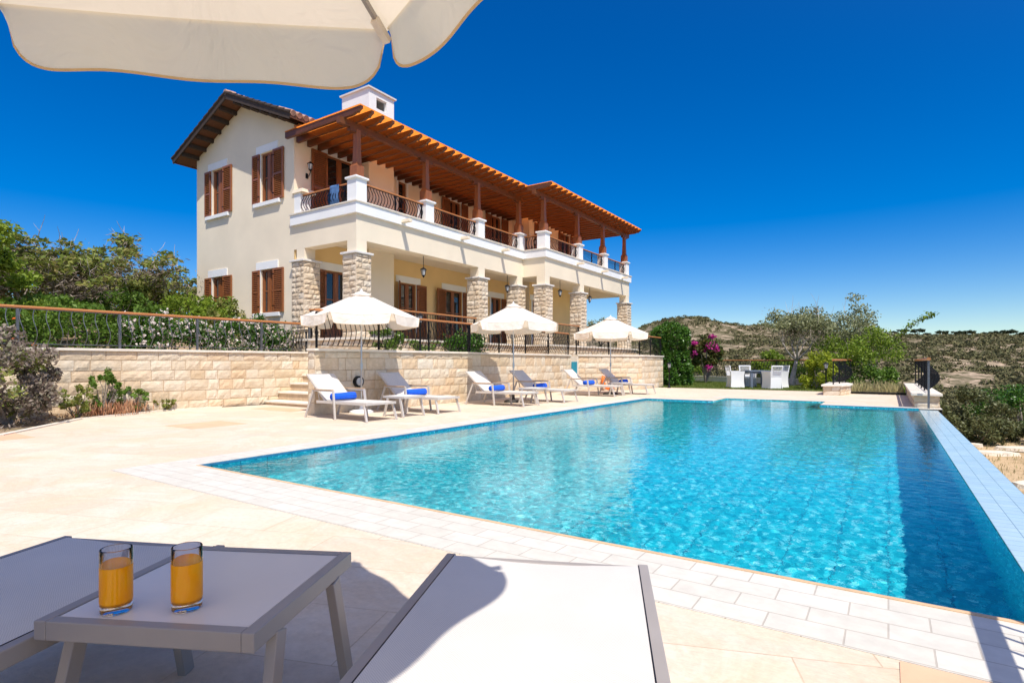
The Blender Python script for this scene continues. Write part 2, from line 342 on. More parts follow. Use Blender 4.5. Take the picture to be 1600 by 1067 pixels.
class MB:
    def __init__(s): s.v = []; s.f = []
    def add(s, vs, fs):
        b = len(s.v); s.v.extend([tuple(q) for q in vs]); s.f.extend([tuple(i + b for i in f) for f in fs]); return s
    def quad(s, a, b, c, d): return s.add([a, b, c, d], [(0, 1, 2, 3)])
    def box(s, x0, x1, y0, y1, z0, z1):
        return s.add([(x0, y0, z0), (x1, y0, z0), (x1, y1, z0), (x0, y1, z0), (x0, y0, z1), (x1, y0, z1), (x1, y1, z1), (x0, y1, z1)],
                     [(0, 3, 2, 1), (4, 5, 6, 7), (0, 1, 5, 4), (1, 2, 6, 5), (2, 3, 7, 6), (3, 0, 4, 7)])
    def frustum(s, cx, cy, z0, z1, w0, w1):
        a, b = w0 / 2, w1 / 2
        return s.add([(cx - a, cy - a, z0), (cx + a, cy - a, z0), (cx + a, cy + a, z0), (cx - a, cy + a, z0), (cx - b, cy - b, z1), (cx + b, cy - b, z1), (cx + b, cy + b, z1), (cx - b, cy + b, z1)],
                     [(0, 3, 2, 1), (4, 5, 6, 7), (0, 1, 5, 4), (1, 2, 6, 5), (2, 3, 7, 6), (3, 0, 4, 7)])
    def bar(s, p0, p1, w, h, up=(0, 0, 1)):
        p0, p1 = Vector(p0), Vector(p1); d = (p1 - p0).normalized(); u = Vector(up)
        sd = d.cross(u)
        if sd.length < 1e-4: sd = d.cross(Vector((1, 0, 0)))
        sd.normalize(); u = sd.cross(d).normalized()
        c = []
        for p in (p0, p1):
            for a, b in ((-1, -1), (1, -1), (1, 1), (-1, 1)): c.append(p + sd * a * w / 2 + u * b * h / 2)
        return s.add(c, [(3, 2, 1, 0), (4, 5, 6, 7), (0, 1, 5, 4), (1, 2, 6, 5), (2, 3, 7, 6), (3, 0, 4, 7)])
    def tube(s, pts, r, seg=6, caps=True):
        pts = [Vector(p) for p in pts]; n = len(pts)
        rs = r if hasattr(r, '__len__') else [r] * n
        b = len(s.v); ref = Vector((0, 0, 1))
        d0 = (pts[-1] - pts[0]).normalized() if (pts[-1] - pts[0]).length > 1e-6 else Vector((1, 0, 0))
        if abs(d0.z) > .9: ref = Vector((1, 0, 0))
        for i, p in enumerate(pts):
            d = (pts[min(i + 1, n - 1)] - pts[max(i - 1, 0)])
            d = d.normalized() if d.length > 1e-9 else d0
            a = d.cross(ref)
            if a.length < 1e-4: a = d.cross(Vector((0, 1, 0)))
            a.normalize(); c = d.cross(a)
            for k in range(seg):
                t = 2 * math.pi * k / seg + math.pi / seg
                s.v.append(tuple(p + a * math.cos(t) * rs[i] + c * math.sin(t) * rs[i]))
        for i in range(n - 1):
            for k in range(seg):
                k2 = (k + 1) % seg
                s.f.append((b + i * seg + k, b + i * seg + k2, b + (i + 1) * seg + k2, b + (i + 1) * seg + k))
        if caps:
            s.f.append(tuple(b + k for k in reversed(range(seg)))); s.f.append(tuple(b + (n - 1) * seg + k for k in range(seg)))
        return s
    def lathe(s, prof, c=(0, 0, 0), seg=16, sx=1, sy=1):
        b = len(s.v); n = len(prof)
        for r_, z in prof:
            for k in range(seg):
                t = 2 * math.pi * k / seg
                s.v.append((c[0] + r_ * math.cos(t) * sx, c[1] + r_ * math.sin(t) * sy, c[2] + z))
        for i in range(n - 1):
            for k in range(seg):
                k2 = (k + 1) % seg
                s.f.append((b + i * seg + k, b + i * seg + k2, b + (i + 1) * seg + k2, b + (i + 1) * seg + k))
        s.f.append(tuple(b + k for k in reversed(range(seg)))); s.f.append(tuple(b + (n - 1) * seg + k for k in range(seg)))
        return s
    def prism(s, poly, fn, d0, d1):   # poly 2d, fn(a,b,depth)->xyz
        n = len(poly)
        vs = [fn(a, b_, d0) for a, b_ in poly] + [fn(a, b_, d1) for a, b_ in poly]
        fs = [tuple(range(n)), tuple(range(2 * n - 1, n - 1, -1))] + [(i, i + n, (i + 1) % n + n, (i + 1) % n) for i in range(n)]
        return s.add(vs, fs)
    def build(s, name, mat, parent=None, loc=None, smooth=False, bevel=0, world=True):
        """vertices are given in world space when world is True and moved into the root's frame"""
        off = root_loc(parent) if (parent is not None and world) else Vector(loc or (0, 0, 0))
        if parent is not None and not world: off = Vector((0, 0, 0))
        v = np.array(s.v, dtype=np.float64).reshape(-1, 3) - np.array(off)
        me = bpy.data.meshes.new(name); me.from_pydata(v.tolist(), [], s.f)
        me.materials.append(M[mat] if isinstance(mat, str) else mat)
        if smooth: me.polygons.foreach_set('use_smooth', [True] * len(me.polygons))
        # consistent outward normals
        import bmesh
        if len(s.f) < 60000 and getattr(s, 'fixn', True):
            bm = bmesh.new(); bm.from_mesh(me); bmesh.ops.recalc_face_normals(bm, faces=bm.faces); bm.to_mesh(me); bm.free()
        o = bpy.data.objects.new(name, me); COL.objects.link(o)
        if parent is not None: o.parent = parent
        elif loc is not None: o.location = loc
        if bevel:
            bv = o.modifiers.new('bevel', 'BEVEL'); bv.width = bevel; bv.segments = 2; bv.limit_method = 'ANGLE'; bv.angle_limit = R(40)
        return o

def leaves_mesh(name, mat, centers, size, parent=None, loc=None, aspect=.55, rng=None, droop=0.0, upright=False, jitter=.45):
    rng = rng or np.random.default_rng(1)
    c = np.asarray(centers, dtype=np.float64); n = len(c)
    off = np.array(root_loc(parent)) if parent is not None else np.array(loc or (0, 0, 0), dtype=float)
    c = c - off
    u = rng.normal(size=(n, 3)); u[:, 2] -= droop
    if upright: u = np.stack([rng.normal(size=n) * .25, rng.normal(size=n) * .25, np.ones(n)], 1)
    u /= np.linalg.norm(u, axis=1)[:, None]
    w = rng.normal(size=(n, 3)); w -= (w * u).sum(1)[:, None] * u; w /= np.linalg.norm(w, axis=1)[:, None]
    sz = (size if np.isscalar(size) else np.asarray(size)[:, None]) * (1 + jitter * rng.uniform(-1, 1, (n, 1)))
    nn = np.cross(u, w)
    V = np.stack([c - u * sz, c + w * sz * aspect + nn * sz * .12, c + u * sz, c - w * sz * aspect + nn * sz * .12], 1).reshape(-1, 3)
    me = bpy.data.meshes.new(name)
    me.vertices.add(4 * n); me.vertices.foreach_set('co', V.ravel())
    me.loops.add(4 * n); me.loops.foreach_set('vertex_index', np.arange(4 * n, dtype=np.int32))
    me.polygons.add(n); me.polygons.foreach_set('loop_start', np.arange(0, 4 * n, 4, dtype=np.int32))
    me.update(calc_edges=True)
    me.materials.append(M[mat])
    o = bpy.data.objects.new(name, me); COL.objects.link(o)
    if parent is not None: o.parent = parent
    elif loc is not None: o.location = loc
    return o

def blob_points(rng, cx, cy, cz, rx, ry, rz, n, clumps=14, clump_r=.35, shell=.6):
    """leaf positions: random clumps spread over an ellipsoid, denser near its surface, with gaps between them"""
    d = rng.normal(size=(clumps, 3)); d /= np.linalg.norm(d, axis=1)[:, None]
    rr = shell + (1 - shell) * rng.uniform(size=(clumps, 1)) ** .5
    cc = d * rr * rng.uniform(.72, 1.0, (clumps, 1))
    k = rng.integers(0, clumps, n)
    p = rng.normal(size=(n, 3)); p /= np.linalg.norm(p, axis=1)[:, None]; p *= rng.uniform(size=(n, 1)) ** .4
    cr = clump_r * rng.uniform(.6, 1.25, (clumps, 1))
    q = cc[k] + p * cr[k]
    q = q * np.array([rx, ry, rz]) + np.array([cx, cy, cz])
    return q

def copy_tree(o, parent=None):
    c = o.copy(); COL.objects.link(c); c.parent = parent
    for ch in list(o.children): copy_tree(ch, c)
    return c

# ------------------------------------------------------------------ camera, sky, sun
cam = bpy.data.cameras.new('camera'); cam.sensor_width = 36; cam.lens = 884 / 1600 * 36; cam.shift_y = (566 - 533.5) / 1600
cam.clip_end = 5000; cam.clip_start = .02
co = bpy.data.objects.new('camera', cam); COL.objects.link(co)
co.location = (0, 0, 1.1); co.rotation_euler = (R(90), 0, R(33.63)); S.camera = co

SUN = Vector((.46, -.34, 1)).normalized()
w = bpy.data.worlds.new('World'); S.world = w; w.use_nodes = True
nt = w.node_tree; bg = nt.nodes['Background']
sk = nt.nodes.new('ShaderNodeTexSky'); sk.sky_type = 'NISHITA'; sk.sun_disc = False
sk.sun_elevation = math.asin(SUN.z); sk.sun_rotation = math.atan2(SUN.x, SUN.y)
sk.air_density = 1.0; sk.dust_density = 0.1; sk.ozone_density = 5.0; sk.altitude = 0
hs = nt.nodes.new('ShaderNodeHueSaturation'); hs.inputs['Saturation'].default_value = 1.52; hs.inputs['Value'].default_value = 1.0; hs.inputs['Hue'].default_value = .513
nt.links.new(sk.outputs[0], hs.inputs['Color']); nt.links.new(hs.outputs[0], bg.inputs[0]); bg.inputs[1].default_value = .108
# warm-white glow added round the sun (behind the camera) to neutralise blue shade
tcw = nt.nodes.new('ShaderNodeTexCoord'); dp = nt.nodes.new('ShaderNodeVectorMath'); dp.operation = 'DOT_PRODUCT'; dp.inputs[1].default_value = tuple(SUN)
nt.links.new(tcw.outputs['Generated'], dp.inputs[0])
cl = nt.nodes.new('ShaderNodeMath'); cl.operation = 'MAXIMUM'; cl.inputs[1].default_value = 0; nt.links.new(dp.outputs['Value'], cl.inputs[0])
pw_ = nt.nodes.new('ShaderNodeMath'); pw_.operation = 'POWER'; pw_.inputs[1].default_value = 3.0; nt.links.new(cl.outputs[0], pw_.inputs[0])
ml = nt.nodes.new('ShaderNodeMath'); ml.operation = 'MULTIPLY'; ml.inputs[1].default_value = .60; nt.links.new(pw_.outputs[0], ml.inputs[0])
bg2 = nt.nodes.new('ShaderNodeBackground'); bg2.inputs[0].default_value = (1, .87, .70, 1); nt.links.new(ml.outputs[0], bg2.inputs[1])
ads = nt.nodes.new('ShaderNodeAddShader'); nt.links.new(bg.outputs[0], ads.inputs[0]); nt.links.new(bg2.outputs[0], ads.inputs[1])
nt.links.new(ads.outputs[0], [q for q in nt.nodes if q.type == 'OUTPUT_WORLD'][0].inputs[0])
Ls = bpy.data.lights.new('sun', 'SUN'); Ls.energy = 4.4; Ls.angle = R(.5); Ls.color = (1, .94, .85)
lo = bpy.data.objects.new('sun', Ls); COL.objects.link(lo); lo.rotation_euler = SUN.to_track_quat('Z', 'Y').to_euler(); lo.location = SUN * 60
Ls.cycles.is_caustics_light = True
S.view_settings.view_transform = 'Standard'; S.view_settings.look = 'None'; S.view_settings.gamma = 1
S.view_settings.exposure = .32
S.cycles.use_denoising = True
S.cycles.max_bounces = 20; S.cycles.transmission_bounces = 20; S.cycles.transparent_max_bounces = 16; S.cycles.diffuse_bounces = 4
S.cycles.sample_clamp_indirect = 8
# ------------------------------------------------------------------ stone work helper
def stone_face(mb, p0, p1, z0, z1, n, rows=(.2, .27), lens=(.26, .62), gap=.017, proud=.016, rough=.0065, rng=None, nx=5, nz=3, even=False):
    rng = rng or random.Random(3)
    p0 = Vector((p0[0], p0[1], 0)); p1 = Vector((p1[0], p1[1], 0)); n = Vector((n[0], n[1], 0)).normalized()
    Lx = (p1 - p0).length; d = (p1 - p0).normalized()
    z = z0
    while z < z1 - 1e-4:
        h = rng.uniform(*rows)
        if z1 - (z + h) < rows[0] * .6: h = z1 - z
        s = 0
        while s < Lx - 1e-4:
            l = rng.uniform(*lens)
            if rng.random() < .12: l *= .55
            if Lx - (s + l) < lens[0] * .6: l = Lx - s
            g = gap * rng.uniform(.4, 1.3)
            a0, a1, b0, b1 = s + g / 2, s + l - g / 2, z + g / 2, z + h - g / 2
            pr = proud * rng.uniform(.35, 1.0)
            sk = [rng.uniform(-.006, .006) for _ in range(4)]
            vs = []; fs = []
            for j in range(nz + 1):
                for i in range(nx + 1):
                    u = i / nx; v = j / nz
                    edge = min(u * (a1 - a0), (1 - u) * (a1 - a0), v * (b1 - b0), (1 - v) * (b1 - b0))
                    dd = pr * min(1, (edge / .012)) ** .5 + (rng.uniform(-rough, rough) if 0 < i < nx and 0 < j < nz else rng.uniform(-rough, 0) * .3)
                    ss = a0 + (a1 - a0) * u + ((sk[0] * (1 - v) + sk[1] * v) if i in (0, nx) else rng.uniform(-.004, .004))
                    zz = b0 + (b1 - b0) * v + (rng.uniform(-.004, .004) if j in (0, nz) else 0)
                    ss = min(max(ss, 0), Lx); zz = min(max(zz, z0), z1)
                    p = p0 + d * ss + n * dd
                    vs.append((p.x, p.y, zz))
            W = nx + 1
            for j in range(nz):
                for i in range(nx): fs.append((j * W + i, j * W + i + 1, (j + 1) * W + i + 1, (j + 1) * W + i))
            # sides back into the mortar
            b = len(vs); ring = [i for i in range(W)] + [W * j + nx for j in range(1, nz + 1)] + [W * nz + i for i in range(nx - 1, -1, -1)] + [W * j for j in range(nz - 1, 0, -1)]
            for k in ring:
                x, y, zz = vs[k]; vs.append((x - n.x * .03, y - n.y * .03, zz))
            for k in range(len(ring)):
                k2 = (k + 1) % len(ring); fs.append((ring[k], b + k, b + k2, ring[k2]))
            mb.add(vs, fs)
            s += l
        z += h

def ring_box(mb, poly, z0, z1):
    n = len(poly)
    mb.add([(x, y, z0) for x, y in poly] + [(x, y, z1) for x, y in poly], [tuple(reversed(range(n))), tuple(range(n, 2 * n))] + [(i, (i + 1) % n, (i + 1) % n + n, i + n) for i in range(n)])

def stone_wall(name, label, path, z0, z1, thick, group, seed, cap=.055, over=.03, ends=(True, True)):
    """path: list of xy; the visible face is on the right-hand side of the walking direction"""
    rng = random.Random(seed)
    root = empty(name, (path[0][0], path[0][1], z0), label, 'wall', group)
    fb = MB(); mb = MB(); cb = MB()
    for a, b in zip(path[:-1], path[1:]):
        d = (Vector(b) - Vector(a)).normalized(); n = Vector((d.y, -d.x))
        stone_face(fb, a, b, z0, z1, n, rng=rng)
        q = [Vector(a) - n * .008, Vector(b) - n * .008, Vector(b) - n * thick, Vector(a) - n * thick]
        ring_box(mb, [(v.x, v.y) for v in q], z0 - .3, z1 - .002)
        e = d * over
        q = [Vector(a) + n * (over + .02) - e, Vector(b) + n * (over + .02) + e * .2, Vector(b) - n * (thick + .02) + e * .2, Vector(a) - n * (thick + .02) - e]
        ring_box(cb, [(v.x, v.y) for v in q], z1, z1 + cap)
        # end faces
        if ends[0] and a == path[0]:
            a0 = Vector(a) - n * (thick); stone_face(fb, (a0.x, a0.y), (a[0], a[1]), z0, z1, -d, rng=rng, lens=(.2, .4))
        if ends[1] and b == path[-1]:
            b0 = Vector(b) - n * (thick); stone_face(fb, (b[0], b[1]), (b0.x, b0.y), z0, z1, d, rng=rng, lens=(.2, .4))
    fb.fixn = False
    fb.build('stone_facing', 'stone', root); mb.build('mortar_core', 'mortar', root); cb.build('coping', 'coping', root, bevel=.008)
    return root

def struct(name, mb, mat, **k):
    o = mb.build(name, mat, **k); o['kind'] = 'structure'; return o

# ------------------------------------------------------------------ ground and pool
d = MB()
def poly(mb, pts, z): mb.add([(x, y, z) for x, y in pts], [tuple(range(len(pts)))])
poly(d, [(-9, -8), (3.2, -8), (3.2, 3.17), (-6.1, 3.17), (-11.48, 3.17), (-11.05, 2.8), (-9.5, 0)], 0)
poly(d, [(-6.1, 3.17), (-6.1, 16.5), (-13.5, 16.5), (-13.5, 8.5), (-13.71, 6.45), (-13.0, 4.48), (-11.48, 3.17)], 0)
poly(d, [(-13.5, 16.5), (-4.15, 16.5), (-4.15, 18.05), (-1.47, 18.05), (-1.47, 16.5), (1.05, 16.5), (1.05, 23), (-1.2, 23), (-1.2, 24.2), (-13.5, 24.2)], 0)
# edges of the deck dropping to the lower ground
for a, b in (((3.2, -8), (3.2, 3.17)), ((3.2, 3.17), (.96, 3.17)), ((1.05, 16.5), (1.05, 23)), ((1.05, 23), (-1.2, 23))):
    d.quad((*a, -1.7), (*b, -1.7), (*b, 0), (*a, 0))
d.fixn = False
struct('pool_deck', d, 'deck')
c = MB(); c.box(-6.6, 3.2, 2.53, 3.15, -.01, .004)
struct('coping', c, 'copetile')
c = MB(); c.box(-6.6, -6.13, 3.15, 16.97, -.01, .004)
struct('coping_side', c, 'copetile_y')
c = MB(); c.box(-6.13, -4.15, 16.53, 16.97, -.01, .004); c.box(-1.47, 1.05, 16.53, 16.97, -.01, .004); c.box(-4.6, -1.0, 18.08, 18.5, -.01, .0045)
struct('coping_far', c, 'copetile')
c = MB(); c.box(-6.13, .6, 3.15, 3.18, -.045, .008); c.box(.96, 3.2, 3.15, 3.18, -.045, .008)
struct('edge_trim', c, 'nosing')
c = MB(); c.box(-6.135, -6.095, 3.18, 16.53, -.014, .009); c.box(-6.095, -4.15, 16.5, 16.53, -.014, .009); c.box(-1.47, .6, 16.5, 16.53, -.014, .009)
struct('edge_tile', c, 'bluenosing')
# accent slabs
c = MB()
for x, y in ((-10.45, 4.84), (-11.3, 2.05)):
    c.box(x, x + .9, y, y + .98, -.01, .0042)
c.box(.035, .75, 1.55, 2.52, -.01, .0042)
c.box(-12.6, -11.1, 7.75, 8.3, -.01, .0042)
struct('terracotta_slabs', c, 'square')

zb = -1.12
b = MB()
x0, x1, y0, y1 = -6.1, .6, 3.17, 16.5
rx0, rx1, ry = -4.15, -1.47, 18.05
b.quad((x0, y0, zb), (x1, y0, zb), (x1, y1, zb), (x0, y1, zb))
b.quad((x0, y0, zb), (x0, y1, zb), (x0, y1, -.012), (x0, y0, -.012))
b.quad((x0, y0, zb), (x1, y0, zb), (x1, y0, -.012), (x0, y0, -.012))
b.quad((x1, y0, zb), (x1, y1, zb), (x1, y1, -.022), (x1, y0, -.022))
b.quad((x0, y1, zb), (rx0, y1, zb), (rx0, y1, -.012), (x0, y1, -.012))
b.quad((rx1, y1, zb), (x1, y1, zb), (x1, y1, -.012), (rx1, y1, -.012))
b.quad((rx0, y1, zb), (rx0, ry, zb), (rx0, ry, -.012), (rx0, y1, -.012))
b.quad((rx1, y1, zb), (rx1, ry, zb), (rx1, ry, -.012), (rx1, y1, -.012))
for k in range(4):       # entry steps
    ya, yb = ry - .38 * k, ry - .38 * (k + 1); za = -.17 - .22 * k
    if k == 0: b.quad((rx0, ya, za), (rx1, ya, za), (rx1, ya, -.012), (rx0, ya, -.012))
    b.quad((rx0, yb, za), (rx1, yb, za), (rx1, ya, za), (rx0, ya, za))
    zn = za - .22 if k < 3 else zb
    b.quad((rx0, yb, zn), (rx1, yb, zn), (rx1, yb, za), (rx0, yb, za))
b.fixn = False
basin = struct('pool_basin', b, 'pool'); basin.cycles.is_caustics_receiver = True
wq = MB()
zw = -.026
WAMP = .00072
def wz(x, y):      # small wind ripples, real geometry so that the sun focuses on the pool floor
    return zw + WAMP * (noise.noise(Vector((x * 12, y * 12, .3))) * 1.5 + .75 * noise.noise(Vector((x * 21 + 5, y * 21, 2.3))) + 1.1 * noise.noise(Vector((x * 5, y * 5, 7.3))))
nx_, ny_ = 335, 666
vs = [(x0 + (x1 - x0) * i / nx_, y0 + (y1 - y0) * j / ny_) for j in range(ny_ + 1) for i in range(nx_ + 1)]
W = nx_ + 1
wq.add([(a, b2, wz(a, b2)) for a, b2 in vs], [(j * W + i, j * W + i + 1, (j + 1) * W + i + 1, (j + 1) * W + i) for j in range(ny_) for i in range(nx_)])
mx_, my_ = 134, 78
W = mx_ + 1
vs = [(rx0 + (rx1 - rx0) * i / mx_, y1 + (ry - y1) * j / my_) for j in range(my_ + 1) for i in range(mx_ + 1)]
wq.add([(a, b2, wz(a, b2)) for a, b2 in vs], [(j * W + i, j * W + i + 1, (j + 1) * W + i + 1, (j + 1) * W + i) for j in range(my_) for i in range(mx_)])
wq.fixn = False
water = struct('pool_water', wq, 'water', smooth=True); water.cycles.is_caustics_caster = True
c = MB(); c.box(.605, .96, y0 + .01, y1 + .0, -1.9, -.0225)
struct('infinity_edge', c, 'infinity')
c = MB(); c.box(.96, 1.55, y0 + .01, 16.9, -1.9, -1.25); struct('catch_channel', c, 'coping')
t = empty('pool_light', (-6.1, 5.5, -.45), 'round underwater lamp set in the left pool wall near the corner', 'lamp')
MB().tube([(-6.11, 5.5, -.45), (-6.07, 5.5, -.45)], .14, 20).build('light_rim', 'white', t)
MB().tube([(-6.07, 5.5, -.45), (-6.05, 5.5, -.45)], .105, 20).build('lens', 'lampglass', t)

# lower landscape: one sheet to the horizon
SKY = [(-3000, 470), (-600, 500), (0, 500), (600, 520), (985, 524), (1010, 508), (1040, 499), (1070, 495), (1095, 496.5), (1120, 505), (1150, 508), (1200, 511), (1255, 515), (1300, 519), (1400, 523), (1500, 526), (1600, 528.5), (1900, 530), (4000, 520)]
def sky_v(u):
    for (a, va), (b_, vb) in zip(SKY[:-1], SKY[1:]):
        if a <= u <= b_: return va + (vb - va) * (u - a) / (b_ - a)
    return 515
FX, FY, RX, RY = -math.sin(R(33.63)), math.cos(R(33.63)), math.cos(R(33.63)), math.sin(R(33.63))
def terrain_z(x, y):
    r = math.hypot(x, y); D = x * FX + y * FY; l = x * RX + y * RY
    if D > .12 * r: zf = 1.1 + (566 - sky_v(max(-2900, min(3900, 800 + 884 * l / D)))) / 884 * (D / r) * 400
    else: zf = 12
    P = [(0, -1.35), (14, -1.35), (26, -2.1), (60, -5.0), (120, -5.2), (170, -2.0 + zf * .05), (240, zf * .36), (310, zf * .72), (400, zf * 1.0), (470, zf * .98), (2500, -20)]
    z = P[-1][1]
    for (a, za), (b_, zb_) in zip(P[:-1], P[1:]):
        if a <= r <= b_:
            t = (r - a) / (b_ - a); z = za + (zb_ - za) * t; break
    n = noise.fractal(Vector((x * .02, y * .02, 1.7)), 1.0, 2.0, 5)
    amp = min(1, max(0, (r - 12) / 120)) * 2.6 * (0.35 if r > 360 else 1)
    z += n * amp + .06 * noise.noise(Vector((x * .5, y * .5, 0))) * min(1, r / 10)
    return z
tb = MB(); na = 480
radii = [.0] + [2.0 * (1.047 ** k) for k in range(155)]
radii = [r for r in radii if r < 2600]
vs = []; fs = []
for i, r in enumerate(radii):
    for k in range(na):
        a = 2 * math.pi * k / na
        x, y = r * math.sin(a), r * math.cos(a)
        vs.append((x, y, terrain_z(x, y)))
for i in range(len(radii) - 1):
    for k in range(na):
        k2 = (k + 1) % na; fs.append((i * na + k, i * na + k2, (i + 1) * na + k2, (i + 1) * na + k))
tb.v = vs; tb.f = fs; tb.fixn = False
o = struct('hillside', tb, 'hill', smooth=True)
# dry ground beside the infinity edge
db = MB()
def dry_z(x, y): return -1.28 - .02 * (x - 1.5) + .03 * noise.noise(Vector((x * 1.5, y * 1.5, 4)))
xs = [1.5 + .45 * i for i in range(30)]; ys = [-2 + .6 * j for j in range(46)]
for j in range(len(ys) - 1):
    for i in range(len(xs) - 1):
        db.add([(x, y, dry_z(x, y) + .03) for x, y in ((xs[i], ys[j]), (xs[i + 1], ys[j]), (xs[i + 1], ys[j + 1]), (xs[i], ys[j + 1]))], [(0, 1, 2, 3)])
db.fixn = False
struct('dry_ground', db, 'dryground', smooth=True)
# lawn
lb = MB(); poly(lb, [(-13.5, 24.2), (-1.75, 24.2), (-1.75, 27.6), (-2.9, 29.6), (-9.7, 33.8), (-14, 34)], .006); lb.fixn = False
struct('lawn', lb, 'lawn')
rng = np.random.default_rng(5)
pts = []
while len(pts) < 16000:
    x = rng.uniform(-9.5, -1.8); y = rng.uniform(24.25, 33.5)
    if y < 33.8 - (x + 9.7) * .617 - .15: pts.append((x, y, .02))
g = leaves_mesh('lawn_grass', 'grass', pts, .035, rng=rng, aspect=.25, upright=True); tag(g, 'short green turf blades of the lawn behind the pool', 'grass', kind='stuff')
# left garden bank (raised)
gb = MB()
xs = [-13.98 - .02 * i - .9 * i * (1 + i * .02) for i in range(38)]; ys = [-12 + 1.2 * j for j in range(60)]
def garden_z(x, y):
    t = -13.98 - x
    return 1.33 + .10 * max(0, t - 1.5) + (.25 * noise.noise(Vector((x * .3, y * .3, 2))) if t > 2 else 0)
for j in range(len(ys) - 1):
    for i in range(len(xs) - 1):
        if ys[j] > 9.8 and xs[i] > -14.5: continue
        gb.add([(x, y, garden_z(x, y)) for x, y in ((xs[i], ys[j]), (xs[i + 1], ys[j]), (xs[i + 1], ys[j + 1]), (xs[i], ys[j + 1]))], [(0, 1, 2, 3)])
gb.fixn = False
struct('garden_bank', gb, 'soil', smooth=True)
# planting bed at the foot of the left wall
pb = MB(); poly(pb, [(-9, -8), (-9.5, 0), (-11.05, 2.8), (-11.48, 3.17), (-13.0, 4.48), (-13.71, 6.45), (-14.3, 6.6), (-16, -8)], -.012)
pb.fixn = False
struct('planting_bed', pb, 'soil')
kb = MB()
edge = [(-9.0, -8), (-9.5, 0), (-11.05, 2.8), (-11.48, 3.17), (-13.0, 4.48), (-13.71, 6.45), (-13.62, 7.6)]
for a, b_ in zip(edge[:-1], edge[1:]): kb.bar((*a, .0), (*b_, .0), .09, .05)
struct('bed_kerb', kb, 'coping')
# soil behind the front retaining wall
sb = MB(); poly(sb, [(-10.1, 10.9), (-10.1, 13), (-10.3, 19.4), (-10.1, 19.4), (-8.6, 22), (-8.7, 25), (-11, 26.9), (-14.5, 27), (-14.5, 10.9)], 1.30); sb.fixn = False
struct('terrace_soil', sb, 'soil')

# ------------------------------------------------------------------ retaining walls and stairs
stone_wall('stone_wall', 'pale limestone wall in neat courses left of the steps, white flowers above it', [(-14.25, -.5), (-13.9, 4.1), (-13.42, 10.6)], 0, 1.335, .3, None, 11)
wA = stone_wall('stone_wall', 'stone wall section behind the two nearest loungers, right of the steps', [(-9.9, 7.5), (-9.9, 12.85)], 0, 1.335, .22, None, 12, ends=(True, False))
wB = stone_wall('stone_wall', 'middle stone wall section behind the second pair of loungers', [(-9.96, 12.87), (-10.2, 19.4)], 0, 1.335, .22, None, 13, ends=(False, False))
wC = stone_wall('stone_wall', 'far stone wall section behind the lifebuoy and farthest loungers', [(-9.88, 19.42), (-8.3, 22.0), (-8.45, 25.0)], 0, 1.335, .42, None, 14)
MB().box(-10.25, -9.87, 19.36, 19.80, 0, 1.333).build('corner_quoin', 'coping', wC, bevel=.01)
st = empty('garden_steps', (-11.7, 8.6, 0), 'pale stone steps rising beside the limestone wall behind the nearest lounger', 'steps')
tr = MB(); rs_ = MB()
for k in range(6):
    y = 8.72 + .37 * k; z = .11 + .22 * k
    tr.box(-13.5, -10.13, y - .035, y + .40, z - .05, z)
    rs_.box(-13.5, -10.13, y, 11.2, z - .22 if k else -.02, z - .051)
tr.box(-14.4, -10.13, 10.9, 11.6, 1.33, 1.382)
tr.build('treads', 'coping', st, bevel=.01); rs_.build('risers', 'mortar', st)

# ------------------------------------------------------------------ railings
def bal_off(t, A):     # belly of a wrought iron bar; t from the bottom
    return A * math.sin(math.pi * min(1, t * 1.0) ** .8) ** 1.4 - A * .22 * math.sin(math.pi * t) * (1 if t > .6 else 0) * (t - .6) * 4
def railing_parts(root, p0, p1, zb_, zt, side, A=.11, spacing=.115, r=.0085, postr=.018, posts=(), rail='rail_wood', iron='iron', railr=.028, wig=0.0, hand=True):
    p0 = Vector(p0); p1 = Vector(p1); d = (p1 - p0); Lx = d.length; d.normalize(); n = Vector((side[0], side[1], 0))
    P = lambda s, z, o=0, q=0: Vector((p0.x + d.x * (s + q) + n.x * o, p0.y + d.y * (s + q) + n.y * o, z))
    b = MB()
    z0 = zb_ + .07; z1 = zt - .035
    b.bar(P(0, z0), P(Lx, z0), .014, .014); b.bar(P(0, z1), P(Lx, z1), .02, .01)
    k = int(Lx / spacing)
    for i in range(1, k):
        s = Lx * i / k; pts = []
        for j in range(9):
            t = j / 8; pts.append(P(s, z0 + (z1 - z0) * t, bal_off(t, A), wig * math.sin(2 * math.pi * t)))
        b.tube(pts, r, 4, caps=False)
    b.build('balusters', iron, root)
    for s in posts:
        MB().bar(P(s, zb_), P(s, z1), postr * 2, postr * 2).build('rail_post', iron, root)
    if hand:
        MB().tube([P(-.05, zt), P(Lx + .05, zt)], railr, 8).build('handrail', rail, root, smooth=False)

f = empty('iron_fence', (-13.95, 3.0, 1.39), 'wood topped grey iron fence on the left limestone wall in front of white flowers', 'fence')
pL0, pL1 = Vector((-14.25, -.1)), Vector((-13.55, 10.2))
railing_parts(f, (-14.12, 1.2), (-13.55, 10.15), 1.39, 2.17, (.99, -.06), A=.09, spacing=.20, r=.008, postr=.022, posts=(.2, 2.6, 4.3, 5.9, 7.5, 8.9), iron='greyiron', railr=.03, wig=.03)
f = empty('garden_gate', (-14.4, 10.0, 1.39), 'small black iron gate at the head of the stone steps', 'gate')
railing_parts(f, (-15.3, 10.02), (-13.6, 10.02), 1.39, 2.0, (0, -1), A=.06, spacing=.13, r=.011, posts=(0, .85, 1.7), iron='iron', railr=.018, rail='iron')
f = empty('iron_fence', (-10.0, 10.0, 1.39), 'long black S-curved railing with wooden handrail along the retaining wall behind the parasols', 'fence')
